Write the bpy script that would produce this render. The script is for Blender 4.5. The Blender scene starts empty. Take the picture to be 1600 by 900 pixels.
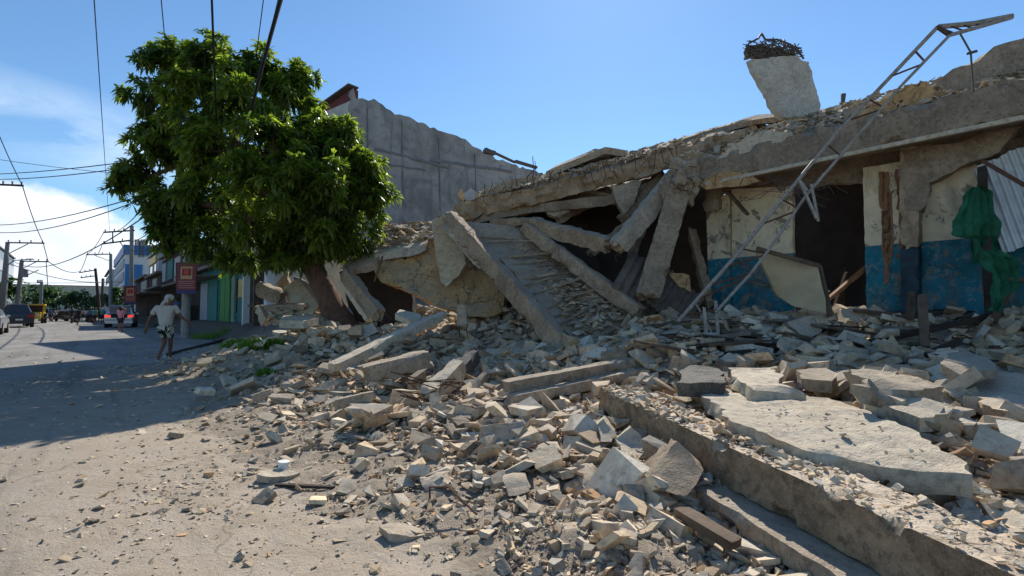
import bpy, bmesh, math, random
import numpy as np
from mathutils import Vector, Matrix, noise
from mathutils.geometry import delaunay_2d_cdt, tessellate_polygon
R = math.radians
random.seed(7)
rng = np.random.default_rng(7)
sc = bpy.context.scene
COL = sc.collection

# ------------------------------------------------------------------ camera, sky, sun, exposure
CAMH = 1.3
PITCH = math.atan(36 / 800)
cam_d = bpy.data.cameras.new("camera")
cam_d.lens = 18.0
cam_d.sensor_width = 36.0
cam_d.clip_start = 0.05
cam_d.clip_end = 2000
cam = bpy.data.objects.new("camera", cam_d)
COL.objects.link(cam)
cam.location = (0, 0, CAMH)
cam.rotation_euler = (R(90) + PITCH, 0, 0)
sc.camera = cam

SUN = Vector((0.20, 1.06, 0.93)).normalized()
SUN_EL = math.asin(SUN.z)
SUN_AZ = math.atan2(SUN.x, SUN.y)
sc.view_settings.view_transform = 'Standard'
sc.view_settings.look = 'None'
sc.view_settings.gamma = 1
sc.view_settings.use_curve_mapping = False
sc.view_settings.exposure = 0.92
sc.cycles.max_bounces = 6
sc.cycles.diffuse_bounces = 4
sc.cycles.transmission_bounces = 4
sc.cycles.transparent_max_bounces = 6

world = bpy.data.worlds.new("World")
sc.world = world
world.use_nodes = True
wt = world.node_tree
wt.nodes.clear()
def wn(t, **k):
    n = wt.nodes.new(t)
    for a, b in k.items():
        setattr(n, a, b)
    return n
def wm(op, a, b=None, c=None, clamp=False):
    n = wn('ShaderNodeMath', operation=op, use_clamp=clamp)
    for i, v in enumerate((a, b, c)):
        if v is None: continue
        if isinstance(v, (int, float)): n.inputs[i].default_value = v
        else: wt.links.new(v, n.inputs[i])
    return n.outputs[0]
def wmix(f, a, b):
    n = wn('ShaderNodeMix', data_type='RGBA')
    for s, v in ((n.inputs[0], f), (n.inputs[6], a), (n.inputs[7], b)):
        if isinstance(v, (int, float)): s.default_value = v
        elif isinstance(v, tuple): s.default_value = v
        else: wt.links.new(v, s)
    return n.outputs[2]
sky = wn('ShaderNodeTexSky', sky_type='NISHITA', sun_disc=False, sun_elevation=SUN_EL, sun_rotation=SUN_AZ,
         altitude=0, air_density=1.15, dust_density=0.12, ozone_density=3.0)
tc = wn('ShaderNodeTexCoord')
sp = wn('ShaderNodeSeparateXYZ')
wt.links.new(tc.outputs['Generated'], sp.inputs[0])
az = wm('ARCTAN2', sp.outputs[0], sp.outputs[1])
el = wm('ARCSINE', sp.outputs[2])
cv = wn('ShaderNodeCombineXYZ')
wt.links.new(az, cv.inputs[0]); wt.links.new(wm('MULTIPLY', el, 1.6), cv.inputs[1])
def wnoise(scale, detail, rough, dist=0.0):
    n = wn('ShaderNodeTexNoise')
    wt.links.new(cv.outputs[0], n.inputs['Vector'])
    n.inputs['Scale'].default_value = scale; n.inputs['Detail'].default_value = detail
    n.inputs['Roughness'].default_value = rough; n.inputs['Distortion'].default_value = dist
    return n.outputs['Fac']
# heaped cumulus bank low to the left of the view, thin cirrus above it, pale band at the horizon
n1 = wnoise(7, 8, .55); n2 = wnoise(3.2, 7, .62, .6); n3 = wnoise(13, 8, .6, .3)
daz = wm('ABSOLUTE', wm('SUBTRACT', az, -0.98))
top = wm('SUBTRACT', 0.240, wm('MULTIPLY', wm('POWER', daz, 1.25), 0.36))
edge = wm('SUBTRACT', wm('ADD', top, wm('MULTIPLY', wm('SUBTRACT', n1, .5), .26)), el)
cum = wm('MULTIPLY', edge, 26, clamp=True)
shade = wm('ADD', .36, wm('MULTIPLY', wm('ADD', wm('MULTIPLY', n3, .6), wm('MULTIPLY', n1, .55)), 1.0))
c_el = wm('ABSOLUTE', wm('SUBTRACT', el, wm('ADD', .262, wm('MULTIPLY', wm('ADD', az, .8), -.08))))
cir = wm('MULTIPLY', wm('MULTIPLY', wm('SUBTRACT', .075, c_el), 14, clamp=True),
         wm('MULTIPLY', wm('SUBTRACT', n2, .40), 4.0, clamp=True))
cir = wm('MULTIPLY', cir, wm('MULTIPLY', wm('SUBTRACT', -.45, az), 4, clamp=True))
hz = wm('MULTIPLY', wm('SUBTRACT', .16, el), 5.0, clamp=True)
tint = wmix(1.0, sky.outputs[0], (0.72, 0.92, 1.06, 1)); tint.node.blend_type = 'MULTIPLY'
cc = wn('ShaderNodeCombineColor')
wt.links.new(wm('MULTIPLY', shade, 8.6), cc.inputs[0]); wt.links.new(wm('MULTIPLY', shade, 9.0), cc.inputs[1]); wt.links.new(wm('MULTIPLY', shade, 9.7), cc.inputs[2])
col = wmix(wm('MULTIPLY', cir, .62), tint, (7.6, 8.7, 9.8, 1))
col = wmix(wm('MULTIPLY', cum, .92), col, cc.outputs[0])
col = wmix(wm('MULTIPLY', hz, .28), col, (5.8, 7.2, 8.8, 1))
bg = wn('ShaderNodeBackground'); bg.inputs[1].default_value = 0.070
wt.links.new(col, bg.inputs[0])
wo = wn('ShaderNodeOutputWorld'); wt.links.new(bg.outputs[0], wo.inputs[0])

sun_d = bpy.data.lights.new("sun", 'SUN')
sun_d.energy = 3.25
sun_d.angle = R(0.55)
sun_d.color = (1.0, 0.94, 0.84)
sun = bpy.data.objects.new("sun", sun_d)
COL.objects.link(sun)
sun.rotation_euler = SUN.to_track_quat('Z', 'Y').to_euler()
sun.location = (0, 0, 30)

# ------------------------------------------------------------------ places: pixels of the photograph to points of the street
CP, SP = math.cos(PITCH), math.sin(PITCH)
def ray(px, py):
    x = (px - 800) / 800; y = (450 - py) / 800
    return Vector((x, CP - y * SP, SP + y * CP))
def P(px, py, Y):
    d = ray(px, py); t = Y / d.y
    return Vector((d.x * t, Y, CAMH + d.z * t))
def Z(px, py, z):
    d = ray(px, py); t = (z - CAMH) / d.z
    return Vector((d.x * t, d.y * t, z))
NV = Vector((0.766, 0.643, 0)); SV = Vector((-0.643, 0.766, 0))     # across the street, along the street
def N(px, py, n):
    d = ray(px, py); t = n / (d.x * NV.x + d.y * NV.y)
    return Vector((d.x * t, d.y * t, CAMH + d.z * t))
def SN(s, n, z=0.0):
    return NV * n + SV * s + Vector((0, 0, z))
STREET = math.atan2(SV.y, SV.x)

# ------------------------------------------------------------------ smooth noise and the lie of the ground
def _h(ix, iy, iz):
    h = (ix * 374761393 + iy * 668265263 + iz * 2147483647 + 1013904223) & 0xffffffff
    h = ((h ^ (h >> 13)) * 1274126177) & 0xffffffff
    return ((h ^ (h >> 16)) & 0xffffff) / float(0xffffff)
def vnoise(x, y, z=0.0):
    x = np.asarray(x, float); y = np.asarray(y, float); z = np.zeros_like(x) + z
    ix = np.floor(x).astype(np.int64); iy = np.floor(y).astype(np.int64); iz = np.floor(z).astype(np.int64)
    fx, fy, fz = x - ix, y - iy, z - iz
    fx, fy, fz = [f * f * (3 - 2 * f) for f in (fx, fy, fz)]
    r = 0
    for a in (0, 1):
        for b in (0, 1):
            for c in (0, 1):
                w = (fx if a else 1 - fx) * (fy if b else 1 - fy) * (fz if c else 1 - fz)
                r = r + w * _h(ix + a, iy + b, iz + c)
    return r
def fbm(x, y, z=0.0, o=4):
    r = 0; a = .5; f = 1
    for i in range(o):
        r = r + a * vnoise(np.asarray(x) * f, np.asarray(y) * f, np.asarray(z) * f + 7.3 * i); a *= .5; f *= 2.03
    return r
ctl = []
for s in list(range(-14, 24, 2)):
    for n in (-8, -5, -2.5, -0.5, 0.9): ctl.append((n * .766 - s * .643, n * .643 + s * .766, 0.0))
for X, Y, z in ((1.2, 2.3, .03), (2.4, 2.0, .12), (3.9, 3.9, .30), (3.2, 3.2, .22), (6, 5.5, .55), (6, 7.9, 1.12), (4, 9.6, 1.1), (8, 7, 1.1), (.9, 8, .62), (2.5, 7.3, .78),
                (.15, 6.0, .14), (1.4, 5.0, .22), (2.4, 4.4, .3), (-1.2, 8, .30), (-2.75, 11, .72), (-4.2, 12, .85), (-4.9, 10, .5), (-6.7, 11.9, .16), (-3.2, 8.0, .15),
                (0, 12, 1.15), (4, 14, 1.15), (10, 10, 1.1), (-2, 16, 1.2), (-8, 16.5, .25), (12, 4, .8), (9, 2, .5), (5, 1.5, .25), (-7, 15.2, .45), (-6, 19, .9), (-.6, 6.4, .1), (-1.7, 6.4, .07), (-5.2, 9.2, .12), (2.0, 11, 1.15), (3.0, 8.6, 1.0),
                (4.6, 4.4, .36), (4.2, 6.2, .72), (12, 14, 1.15), (0, 22, 1.2), (2.8, 3.75, .54), (2.3, 4.75, .46), (.8, 5.0, .12), (1.0, 4.2, .10), (1.0, 3.4, .05), (1.25, 2.7, .04), (1.9, 3.4, .30), (1.3, 4.9, .2), (3.05, 3.4, .42), (4.0, 4.25, .58), (3.6, 3.5, .36), (3.3, 4.4, .6)):
    ctl.append((X, Y, z))
CTL = np.array(ctl)
def sstep(a, b, x):
    t = np.clip((x - a) / (b - a), 0, 1); return t * t * (3 - 2 * t)
def ground_h(x, y):
    x = np.atleast_1d(np.asarray(x, float)); y = np.atleast_1d(np.asarray(y, float))
    n = x * .766 + y * .643; s = -x * .643 + y * .766
    num = np.zeros_like(x); den = np.zeros_like(x)
    for cx, cy, cz in CTL:
        w = 1.0 / ((x - cx) ** 2 + (y - cy) ** 2 + .18) ** 2.2
        num += w * cz; den += w
    near = num / den * sstep(.4, 2.2, n)
    far = sstep(4.6, 6.2, n) * .72
    k = sstep(17, 24, s)
    h = near * (1 - k) + far * k
    far2 = sstep(30, 60, np.abs(n)) * 0.0
    return h * (1 - sstep(60, 140, n)) + far2
def gh(x, y): return float(ground_h(x, y)[0])
def rubble_edge(x, y):
    """how far a point lies inside the field of rubble (m across the street)"""
    x = np.asarray(x, float); y = np.asarray(y, float)
    n = x * .766 + y * .643; s = -x * .643 + y * .766
    e = 1.25 + 1.3 * (fbm(s * .55 + 3, n * .3, 2.0) - .47) + .5 * (fbm(s * 2, n * 2, 5.0) - .47)
    return n - e - sstep(13, 19, s) * 3.2

# ------------------------------------------------------------------ materials
MATS = {}
class NT:
    def __init__(s, name, rough=.85, spec=.3):
        s.m = bpy.data.materials.new(name); s.m.use_nodes = True
        s.t = s.m.node_tree; s.b = s.t.nodes['Principled BSDF']
        s.b.inputs['Roughness'].default_value = rough
        s.b.inputs['Specular IOR Level'].default_value = spec
        s.tc = s.t.nodes.new('ShaderNodeTexCoord'); s.oi = s.t.nodes.new('ShaderNodeObjectInfo')
        va = s.t.nodes.new('ShaderNodeVectorMath'); va.operation = 'ADD'
        sc_ = s.t.nodes.new('ShaderNodeMath'); sc_.operation = 'MULTIPLY'; sc_.inputs[1].default_value = 37.0
        s.t.links.new(s.oi.outputs['Random'], sc_.inputs[0])
        s.t.links.new(s.tc.outputs['Object'], va.inputs[0]); s.t.links.new(sc_.outputs[0], va.inputs[1])
        s.v = va.outputs[0]
    def L(s, a, b): s.t.links.new(a, b)
    def noise(s, scale, detail=5, rough=.6, dist=0.0, v=None, mul=None):
        n = s.t.nodes.new('ShaderNodeTexNoise')
        vec = v or s.v
        if mul:
            mp = s.t.nodes.new('ShaderNodeMapping'); mp.inputs['Scale'].default_value = mul
            s.L(vec, mp.inputs[0]); vec = mp.outputs[0]
        s.L(vec, n.inputs['Vector'])
        n.inputs['Scale'].default_value = scale; n.inputs['Detail'].default_value = detail
        n.inputs['Roughness'].default_value = rough; n.inputs['Distortion'].default_value = dist
        return n.outputs['Fac']
    def vor(s, scale, feat='F1', v=None):
        n = s.t.nodes.new('ShaderNodeTexVoronoi'); n.feature = feat
        s.L(v or s.v, n.inputs['Vector']); n.inputs['Scale'].default_value = scale
        return n.outputs['Distance']
    def math(s, op, a, b=None, clamp=False):
        n = s.t.nodes.new('ShaderNodeMath'); n.operation = op; n.use_clamp = clamp
        for i, v in enumerate((a, b)):
            if v is None: continue
            if isinstance(v, (int, float)): n.inputs[i].default_value = v
            else: s.L(v, n.inputs[i])
        return n.outputs[0]
    def step(s, x, a, b):
        n = s.t.nodes.new('ShaderNodeMapRange'); n.clamp = True; n.interpolation_type = 'SMOOTHSTEP'
        n.inputs[1].default_value = a; n.inputs[2].default_value = b
        s.L(x, n.inputs[0]); return n.outputs[0]
    def mix(s, f, a, b, mode='MIX'):
        n = s.t.nodes.new('ShaderNodeMix'); n.data_type = 'RGBA'; n.blend_type = mode
        for k, v in ((n.inputs[0], f), (n.inputs[6], a), (n.inputs[7], b)):
            if isinstance(v, (int, float)): k.default_value = v
            elif isinstance(v, tuple): k.default_value = v if len(v) == 4 else (*v, 1)
            else: s.L(v, k)
        return n.outputs[2]
    def bump(s, h, strength, dist, prev=None):
        n = s.t.nodes.new('ShaderNodeBump'); n.inputs['Strength'].default_value = strength; n.inputs['Distance'].default_value = dist
        s.L(h, n.inputs['Height'])
        if prev: s.L(prev, n.inputs['Normal'])
        return n.outputs[0]
    def out(s, col=None, nor=None):
        if col is not None:
            if isinstance(col, tuple): s.b.inputs['Base Color'].default_value = (*col[:3], 1)
            else: s.L(col, s.b.inputs['Base Color'])
        if nor: s.L(nor, s.b.inputs['Normal'])
        return s.m
def up_mask(n, a=.45, b=.9):
    g = n.t.nodes.new('ShaderNodeNewGeometry'); sp_ = n.t.nodes.new('ShaderNodeSeparateXYZ')
    n.L(g.outputs['Normal'], sp_.inputs[0]); return n.step(sp_.outputs[2], a, b)

def mat_concrete(name, c1, c2, dust=(.40, .36, .30), dust_amt=.6, stain=(.07, .06, .05), stain_amt=.5, bump=.6, attr=None, sc_=1.0, cracks=False):
    k_ = (1.42, 1.33, 1.20)
    c1 = tuple(min(.6, x * k) for x, k in zip(c1, k_)); c2 = tuple(min(.62, x * k) for x, k in zip(c2, k_)); dust = tuple(min(.60, x * k) for x, k in zip(dust, (1.14, 1.10, 1.04)))
    n = NT(name, .92, .2)
    a = n.noise(2.3 * sc_, 8, .65, .4); b = n.noise(17 * sc_, 6, .7); c = n.noise(85 * sc_, 4, .7)
    col = n.mix(n.step(a, .32, .68), c1, c2)
    col = n.mix(n.math('MULTIPLY', n.step(b, .46, .66), .65), col, tuple(x * .5 for x in c1))
    col = n.mix(n.math('MULTIPLY', n.step(n.noise(9 * sc_, 6, .7, .6), .50, .68), .5), col, tuple(min(.7, x * 1.3) for x in c2))
    st = n.noise(1.3 * sc_, 7, .7, 1.2, mul=(1, 1, .45))
    col = n.mix(n.math('MULTIPLY', n.step(st, .53, .72), stain_amt), col, stain)
    col = n.mix(n.math('MULTIPLY', n.step(c, .5, .7), .25), col, (.6, .56, .5))
    if cracks:
        ck = n.t.nodes.new('ShaderNodeTexVoronoi'); ck.feature = 'DISTANCE_TO_EDGE'; ck.inputs['Scale'].default_value = 1.3
        nz_ = n.t.nodes.new('ShaderNodeTexNoise'); n.L(n.v, nz_.inputs['Vector']); nz_.inputs['Scale'].default_value = 2.6; nz_.inputs['Detail'].default_value = 6
        s1 = n.t.nodes.new('ShaderNodeVectorMath'); s1.operation = 'SCALE'; s1.inputs['Scale'].default_value = .55; n.L(nz_.outputs['Color'], s1.inputs[0])
        s2 = n.t.nodes.new('ShaderNodeVectorMath'); s2.operation = 'ADD'; n.L(n.v, s2.inputs[0]); n.L(s1.outputs[0], s2.inputs[1]); n.L(s2.outputs[0], ck.inputs['Vector'])
        col = n.mix(n.math('SUBTRACT', 1.0, n.step(ck.outputs['Distance'], .004, .016)), col, (.02, .015, .01))
        col = n.mix(n.math('MULTIPLY', n.step(n.noise(3.4, 8, .75, 1.0), .52, .62), .6), col, (.15, .10, .055))
    up = up_mask(n)
    d = n.math('MULTIPLY', n.math('MULTIPLY', up, n.step(n.noise(5, 6, .7), .25, .6)), dust_amt)
    col = n.mix(d, col, dust)
    if attr:
        at = n.t.nodes.new('ShaderNodeAttribute'); at.attribute_name = attr
        col = n.mix(1.0, col, at.outputs['Color'], 'MULTIPLY')
    else:
        v = n.math('ADD', n.math('MULTIPLY', n.oi.outputs['Random'], .30), .82)
        hv = n.t.nodes.new('ShaderNodeHueSaturation'); n.L(v, hv.inputs['Value']); n.L(col, hv.inputs['Color']); col = hv.outputs[0]
    h = n.math('ADD', n.math('MULTIPLY', b, .55), n.math('MULTIPLY', c, .30))
    pit = n.step(n.vor(28 * sc_), .0, .22)
    h = n.math('ADD', h, n.math('MULTIPLY', pit, .12))
    nor = n.bump(h, bump, .07 if attr is None else .03)
    nor = n.bump(n.noise(5 * sc_, 6, .65, .5), bump * .8, .09 if attr is None else .02, nor)
    return n.out(col, nor)

M = {}
M['conc'] = mat_concrete('grey_concrete', (.225, .188, .148), (.32, .275, .22))
M['conc_dark'] = mat_concrete('weathered_concrete', (.175, .145, .112), (.28, .235, .185), dust_amt=.7, stain_amt=.55)
M['conc_brown'] = mat_concrete('brown_dusty_concrete', (.225, .172, .12), (.33, .262, .19), dust=(.36, .31, .25), stain=(.06, .04, .03))
M['conc_black'] = mat_concrete('sooty_concrete', (.055, .053, .05), (.10, .097, .09), dust=(.30, .29, .27), dust_amt=.35)
M['conc_light'] = mat_concrete('pale_plaster', (.35, .305, .245), (.46, .41, .34), dust=(.50, .44, .365), stain_amt=.3)
M['ochre_pale'] = mat_concrete('pale_ochre_plaster', (.36, .29, .19), (.44, .36, .25), dust=(.46, .40, .31), stain=(.16, .12, .08), stain_amt=.4)
M['stained'] = mat_concrete('dark_stained_concrete', (.11, .085, .06), (.25, .195, .135), dust=(.52, .45, .365), dust_amt=.95, stain=(.03, .025, .02), stain_amt=.8)
M['ochre'] = mat_concrete('ochre_plaster', (.33, .205, .095), (.43, .29, .15), dust=(.40, .35, .27), stain=(.10, .07, .045), stain_amt=.9, cracks=True)
M['rubble'] = mat_concrete('rubble_mix', (.33, .275, .215), (.44, .38, .305), dust=(.52, .46, .38), dust_amt=.5, attr='tint', bump=.5)
M['chunk'] = mat_concrete('broken_chunk', (.26, .215, .168), (.38, .325, .262), dust=(.47, .415, .345), dust_amt=.5, bump=.55)
M['chunk_dark'] = mat_concrete('dim_chunk', (.18, .145, .112), (.27, .225, .178), dust=(.38, .34, .28), dust_amt=.5, bump=.6)

def mat_greywall():
    n = NT('rendered_grey_wall', .95, .15)
    a = n.noise(.55, 9, .68, .8); b = n.noise(3.0, 8, .7, .3); c = n.noise(25, 5, .7)
    col = n.mix(n.step(a, .35, .65), (.22, .212, .20), (.38, .37, .355))
    col = n.mix(n.math('MULTIPLY', n.step(b, .50, .72), .6), col, (.11, .108, .105))
    v = n.noise(1.6, 6, .6, .2, mul=(1, 1, .12))
    col = n.mix(n.math('MULTIPLY', n.step(v, .54, .68), .45), col, (.10, .10, .105))
    col = n.mix(n.math('MULTIPLY', n.step(n.noise(.9, 3, .5, mul=(.6, .6, 1.4)), .62, .75), .5), col, (.31, .31, .30))
    h = n.math('ADD', n.math('MULTIPLY', b, .7), n.math('MULTIPLY', c, .3))
    return n.out(col, n.bump(h, .8, .12))
M['greywall'] = mat_greywall()

def mat_paintwall(name, upper, zline, lower, peel=(.17, .15, .12)):
    n = NT(name, .7, .3)
    g = n.t.nodes.new('ShaderNodeNewGeometry'); sp_ = n.t.nodes.new('ShaderNodeSeparateXYZ'); n.L(g.outputs['Position'], sp_.inputs[0])
    z = n.math('ADD', sp_.outputs[2], n.math('MULTIPLY', n.math('SUBTRACT', n.noise(40, 2), .5), .012))
    line = n.step(z, zline - .006, zline + .006)
    up = n.mix(n.step(n.noise(2.5, 7, .65, .5), .35, .7), upper, tuple(x * .78 for x in upper))
    lo = n.mix(n.step(n.noise(3.5, 7, .65, .5), .35, .7), lower, tuple(x * .55 for x in lower))
    col = n.mix(line, lo, up)
    pz = n.math('ADD', n.noise(3.2, 8, .72, .6), n.math('MULTIPLY', n.noise(30, 4, .7), .12))
    col = n.mix(n.math('MULTIPLY', n.step(pz, .62, .635), .9), col, peel)
    col = n.mix(n.math('MULTIPLY', n.step(n.noise(1.6, 7, .72, .9, mul=(1, 1, .4)), .48, .70), .6), col, (.13, .105, .08))
    big = n.noise(1.1, 9, .74, .8)
    col = n.mix(n.math('MULTIPLY', n.step(big, .655, .667), .92), col, n.mix(n.noise(24, 4, .7), (.16, .14, .12), (.34, .31, .27)))
    col = n.mix(n.math('MULTIPLY', n.step(n.noise(6, 7, .75, .3), .50, .64), .35), col, (.42, .38, .30))
    h = n.math('ADD', n.math('MULTIPLY', n.step(big, .645, .675), -.8), n.math('MULTIPLY', n.step(pz, .61, .64), -.5))
    h = n.math('ADD', h, n.math('MULTIPLY', n.noise(22, 5, .7), .5))
    return n.out(col, n.bump(h, .4, .03))
M['paint'] = mat_paintwall('cream_over_blue_wall', (.76, .63, .42), 2.37, (.010, .165, .225))

def mat_simple(name, c, rough=.7, var=.35, scale=6, metal=0.0, bump=.25, spec=.3, mul=None, grime=.4):
    n = NT(name, rough, spec); n.b.inputs['Metallic'].default_value = metal
    a = n.noise(scale, 7, .65, .4, mul=mul)
    col = n.mix(n.step(a, .3, .72), c, tuple(x * (1 - var) for x in c))
    col = n.mix(n.math('MULTIPLY', n.step(n.noise(scale * .45, 7, .7, .8), .52, .75), grime), col, tuple(x * .3 + .02 for x in c))
    return n.out(col, n.bump(n.noise(scale * 6, 5, .7, mul=mul), bump, .02))
M['wood'] = mat_simple('weathered_wood', (.15, .105, .07), .85, .5, 5, mul=(1, 1, 1), bump=.5)
M['wood_dark'] = mat_simple('dark_timber', (.06, .045, .035), .85, .5, 5, bump=.5)
M['wood_orange'] = mat_simple('raw_orange_timber', (.34, .15, .06), .8, .4, 6)
M['ply'] = mat_simple('cream_painted_board', (.50, .41, .26), .7, .25, 3, grime=.35)
M['rust'] = mat_simple('rusty_steel', (.13, .065, .04), .85, .5, 30, spec=.3)
M['greysteel'] = mat_simple('dull_painted_steel', (.36, .32, .27), .6, .45, 14, spec=.5, grime=.6)
M['darksteel'] = mat_simple('dark_oxidised_steel', (.12, .10, .085), .7, .45, 18, spec=.4)
M['zinc'] = mat_simple('galvanised_sheet', (.58, .60, .59), .45, .25, 5, .25, grime=.4)
M['oldzinc'] = mat_simple('old_brown_tin', (.19, .145, .115), .7, .45, 5, .1)
M['tarp'] = mat_simple('green_tarp', (.03, .15, .085), .9, .5, 5, bump=.5, grime=.5, spec=.1)
M['black'] = mat_simple('black_rubber', (.02, .02, .02), .7, .3, 10)
M['white'] = mat_simple('white_paint', (.70, .70, .68), .6, .15, 4)
M['cream'] = mat_simple('cream_wall', (.52, .49, .40), .8, .25, 2)
M['grey'] = mat_simple('grey_render', (.30, .30, .30), .85, .3, 2)
M['midgrey'] = mat_simple('grey_block', (.19, .20, .21), .85, .3, 2)
M['bluepanel'] = mat_simple('blue_panel', (.05, .19, .42), .5, .2, 2, grime=.1)
M['bluegrey'] = mat_simple('blue_grey_cladding', (.28, .34, .40), .6, .2, 2)
M['redroof'] = mat_simple('red_roof', (.34, .07, .05), .7, .3, 3)
M['tealw'] = mat_simple('teal_boards', (.03, .20, .19), .7, .35, 4)
M['greenw'] = mat_simple('bright_green_boards', (.045, .24, .05), .6, .3, 4)
M['palegreen'] = mat_simple('pale_green_post', (.2, .33, .25), .7, .3, 4)
M['conc_pole'] = mat_simple('pale_concrete_pole', (.36, .33, .29), .9, .3, 6)
M['pole'] = mat_simple('grey_utility_pole', (.27, .255, .235), .85, .3, 6)
M['skin'] = mat_simple('brown_skin', (.20, .10, .06), .55, .15, 12, grime=0, bump=.05)
M['shirt_w'] = mat_simple('white_cotton', (.56, .51, .45), .85, .15, 10, grime=.1)
M['shorts'] = None
M['pink'] = mat_simple('pink_cotton', (.62, .22, .28), .85, .15, 10, grime=0)
M['greenc'] = mat_simple('green_cotton', (.06, .26, .20), .85, .15, 10, grime=0)
M['darkc'] = mat_simple('dark_cloth', (.03, .03, .04), .85, .2, 10, grime=0)
M['bluec'] = mat_simple('blue_cloth', (.08, .14, .3), .85, .2, 10, grime=0)
M['hair'] = mat_simple('black_hair', (.015, .012, .01), .5, .2, 20, grime=0)
M['carpaint'] = mat_simple('silver_car_paint', (.45, .46, .47), .25, .05, 3, .4, bump=0, spec=.6, grime=.1)
M['cardark'] = mat_simple('dark_car_paint', (.035, .04, .05), .25, .1, 3, .2, bump=0, spec=.6, grime=.1)
M['yellow'] = mat_simple('yellow_paint', (.65, .42, .06), .45, .2, 3, grime=.2)
M['redp'] = mat_simple('red_plastic', (.5, .02, .02), .3, .1, 4, bump=0, grime=0)
M['inside'] = mat_simple('shade_dark_inside', (.055, .045, .04), .9, .4, 2)  # shade of rooms, voids and openings is put into this colour
M['bark'] = mat_simple('mango_bark', (.155, .095, .065), .95, .5, 7, bump=1.0, mul=(1, 1, .5))
M['bottle'] = mat_simple('pale_plastic', (.6, .68, .72), .3, .1, 5, bump=0, spec=.6)
M['burgundy'] = mat_simple('burgundy_tarpaulin', (.20, .03, .035), .5, .35, 3, bump=.05)
M['signyellow'] = mat_simple('yellow_print', (.50, .27, .12), .5, .15, 6, bump=0)
M['signblue'] = mat_simple('navy_print', (.04, .04, .13), .5, .15, 6, bump=0)
M['signpink'] = mat_simple('pale_pink_print', (.42, .19, .16), .5, .15, 6, bump=0)
M['maroon'] = mat_simple('maroon_band', (.16, .045, .045), .8, .3, 3)
M['offwhite'] = mat_simple('weathered_white_wall', (.50, .49, .45), .85, .25, 2.5, grime=.5)
M['drip'] = mat_simple('brown_paint_drip', (.26, .13, .06), .6, .3, 10)
M['greyboard'] = mat_simple('grey_weathered_board', (.24, .20, .16), .9, .4, 7, bump=.5)
M['paint_dark'] = mat_simple('grimy_dark_blue_paint', (.03, .06, .085), .7, .5, 4, grime=.6)
M['mottled'] = mat_concrete('mottled_grey_plaster', (.33, .31, .285), (.46, .44, .41), dust=(.5, .47, .42), stain=(.12, .11, .10), stain_amt=.6, sc_=1.6)
def mat_glass():
    n = NT('dark_window_glass', .08, .6); return n.out((.02, .025, .03))
M['glass'] = mat_glass()
def mat_tail():
    n = NT('lit_tail_lamp', .3, .5); n.b.inputs['Emission Color'].default_value = (1, .06, .03, 1); n.b.inputs['Emission Strength'].default_value = .5
    return n.out((.6, .02, .02))
M['tail'] = mat_tail()
def mat_camo():
    n = NT('patterned_shorts_cloth', .85, .2); a = n.noise(9, 2, .5, 1.0)
    return n.out(n.mix(n.step(a, .47, .5), (.03, .03, .03), (.55, .52, .42)))
M['shorts'] = mat_camo()
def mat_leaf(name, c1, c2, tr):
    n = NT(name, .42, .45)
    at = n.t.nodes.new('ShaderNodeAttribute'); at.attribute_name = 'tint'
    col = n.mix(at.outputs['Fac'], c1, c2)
    n.L(col, n.b.inputs['Base Color'])
    tl = n.t.nodes.new('ShaderNodeBsdfTranslucent'); n.L(n.mix(1.0, col, tr, 'MULTIPLY'), tl.inputs[0])
    mx = n.t.nodes.new('ShaderNodeMixShader'); mx.inputs[0].default_value = .52
    o = n.t.nodes['Material Output']
    n.L(n.b.outputs[0], mx.inputs[1]); n.L(tl.outputs[0], mx.inputs[2]); n.L(mx.outputs[0], o.inputs[0])
    return n.m
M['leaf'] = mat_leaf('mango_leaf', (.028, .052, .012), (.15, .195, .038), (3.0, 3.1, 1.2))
M['leaf_far'] = mat_leaf('street_tree_leaf', (.03, .07, .03), (.09, .14, .05), (1.6, 1.9, 1.0))
M['grass'] = mat_leaf('grass_blade', (.05, .12, .02), (.20, .30, .05), (1.6, 2.0, .8))
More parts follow.
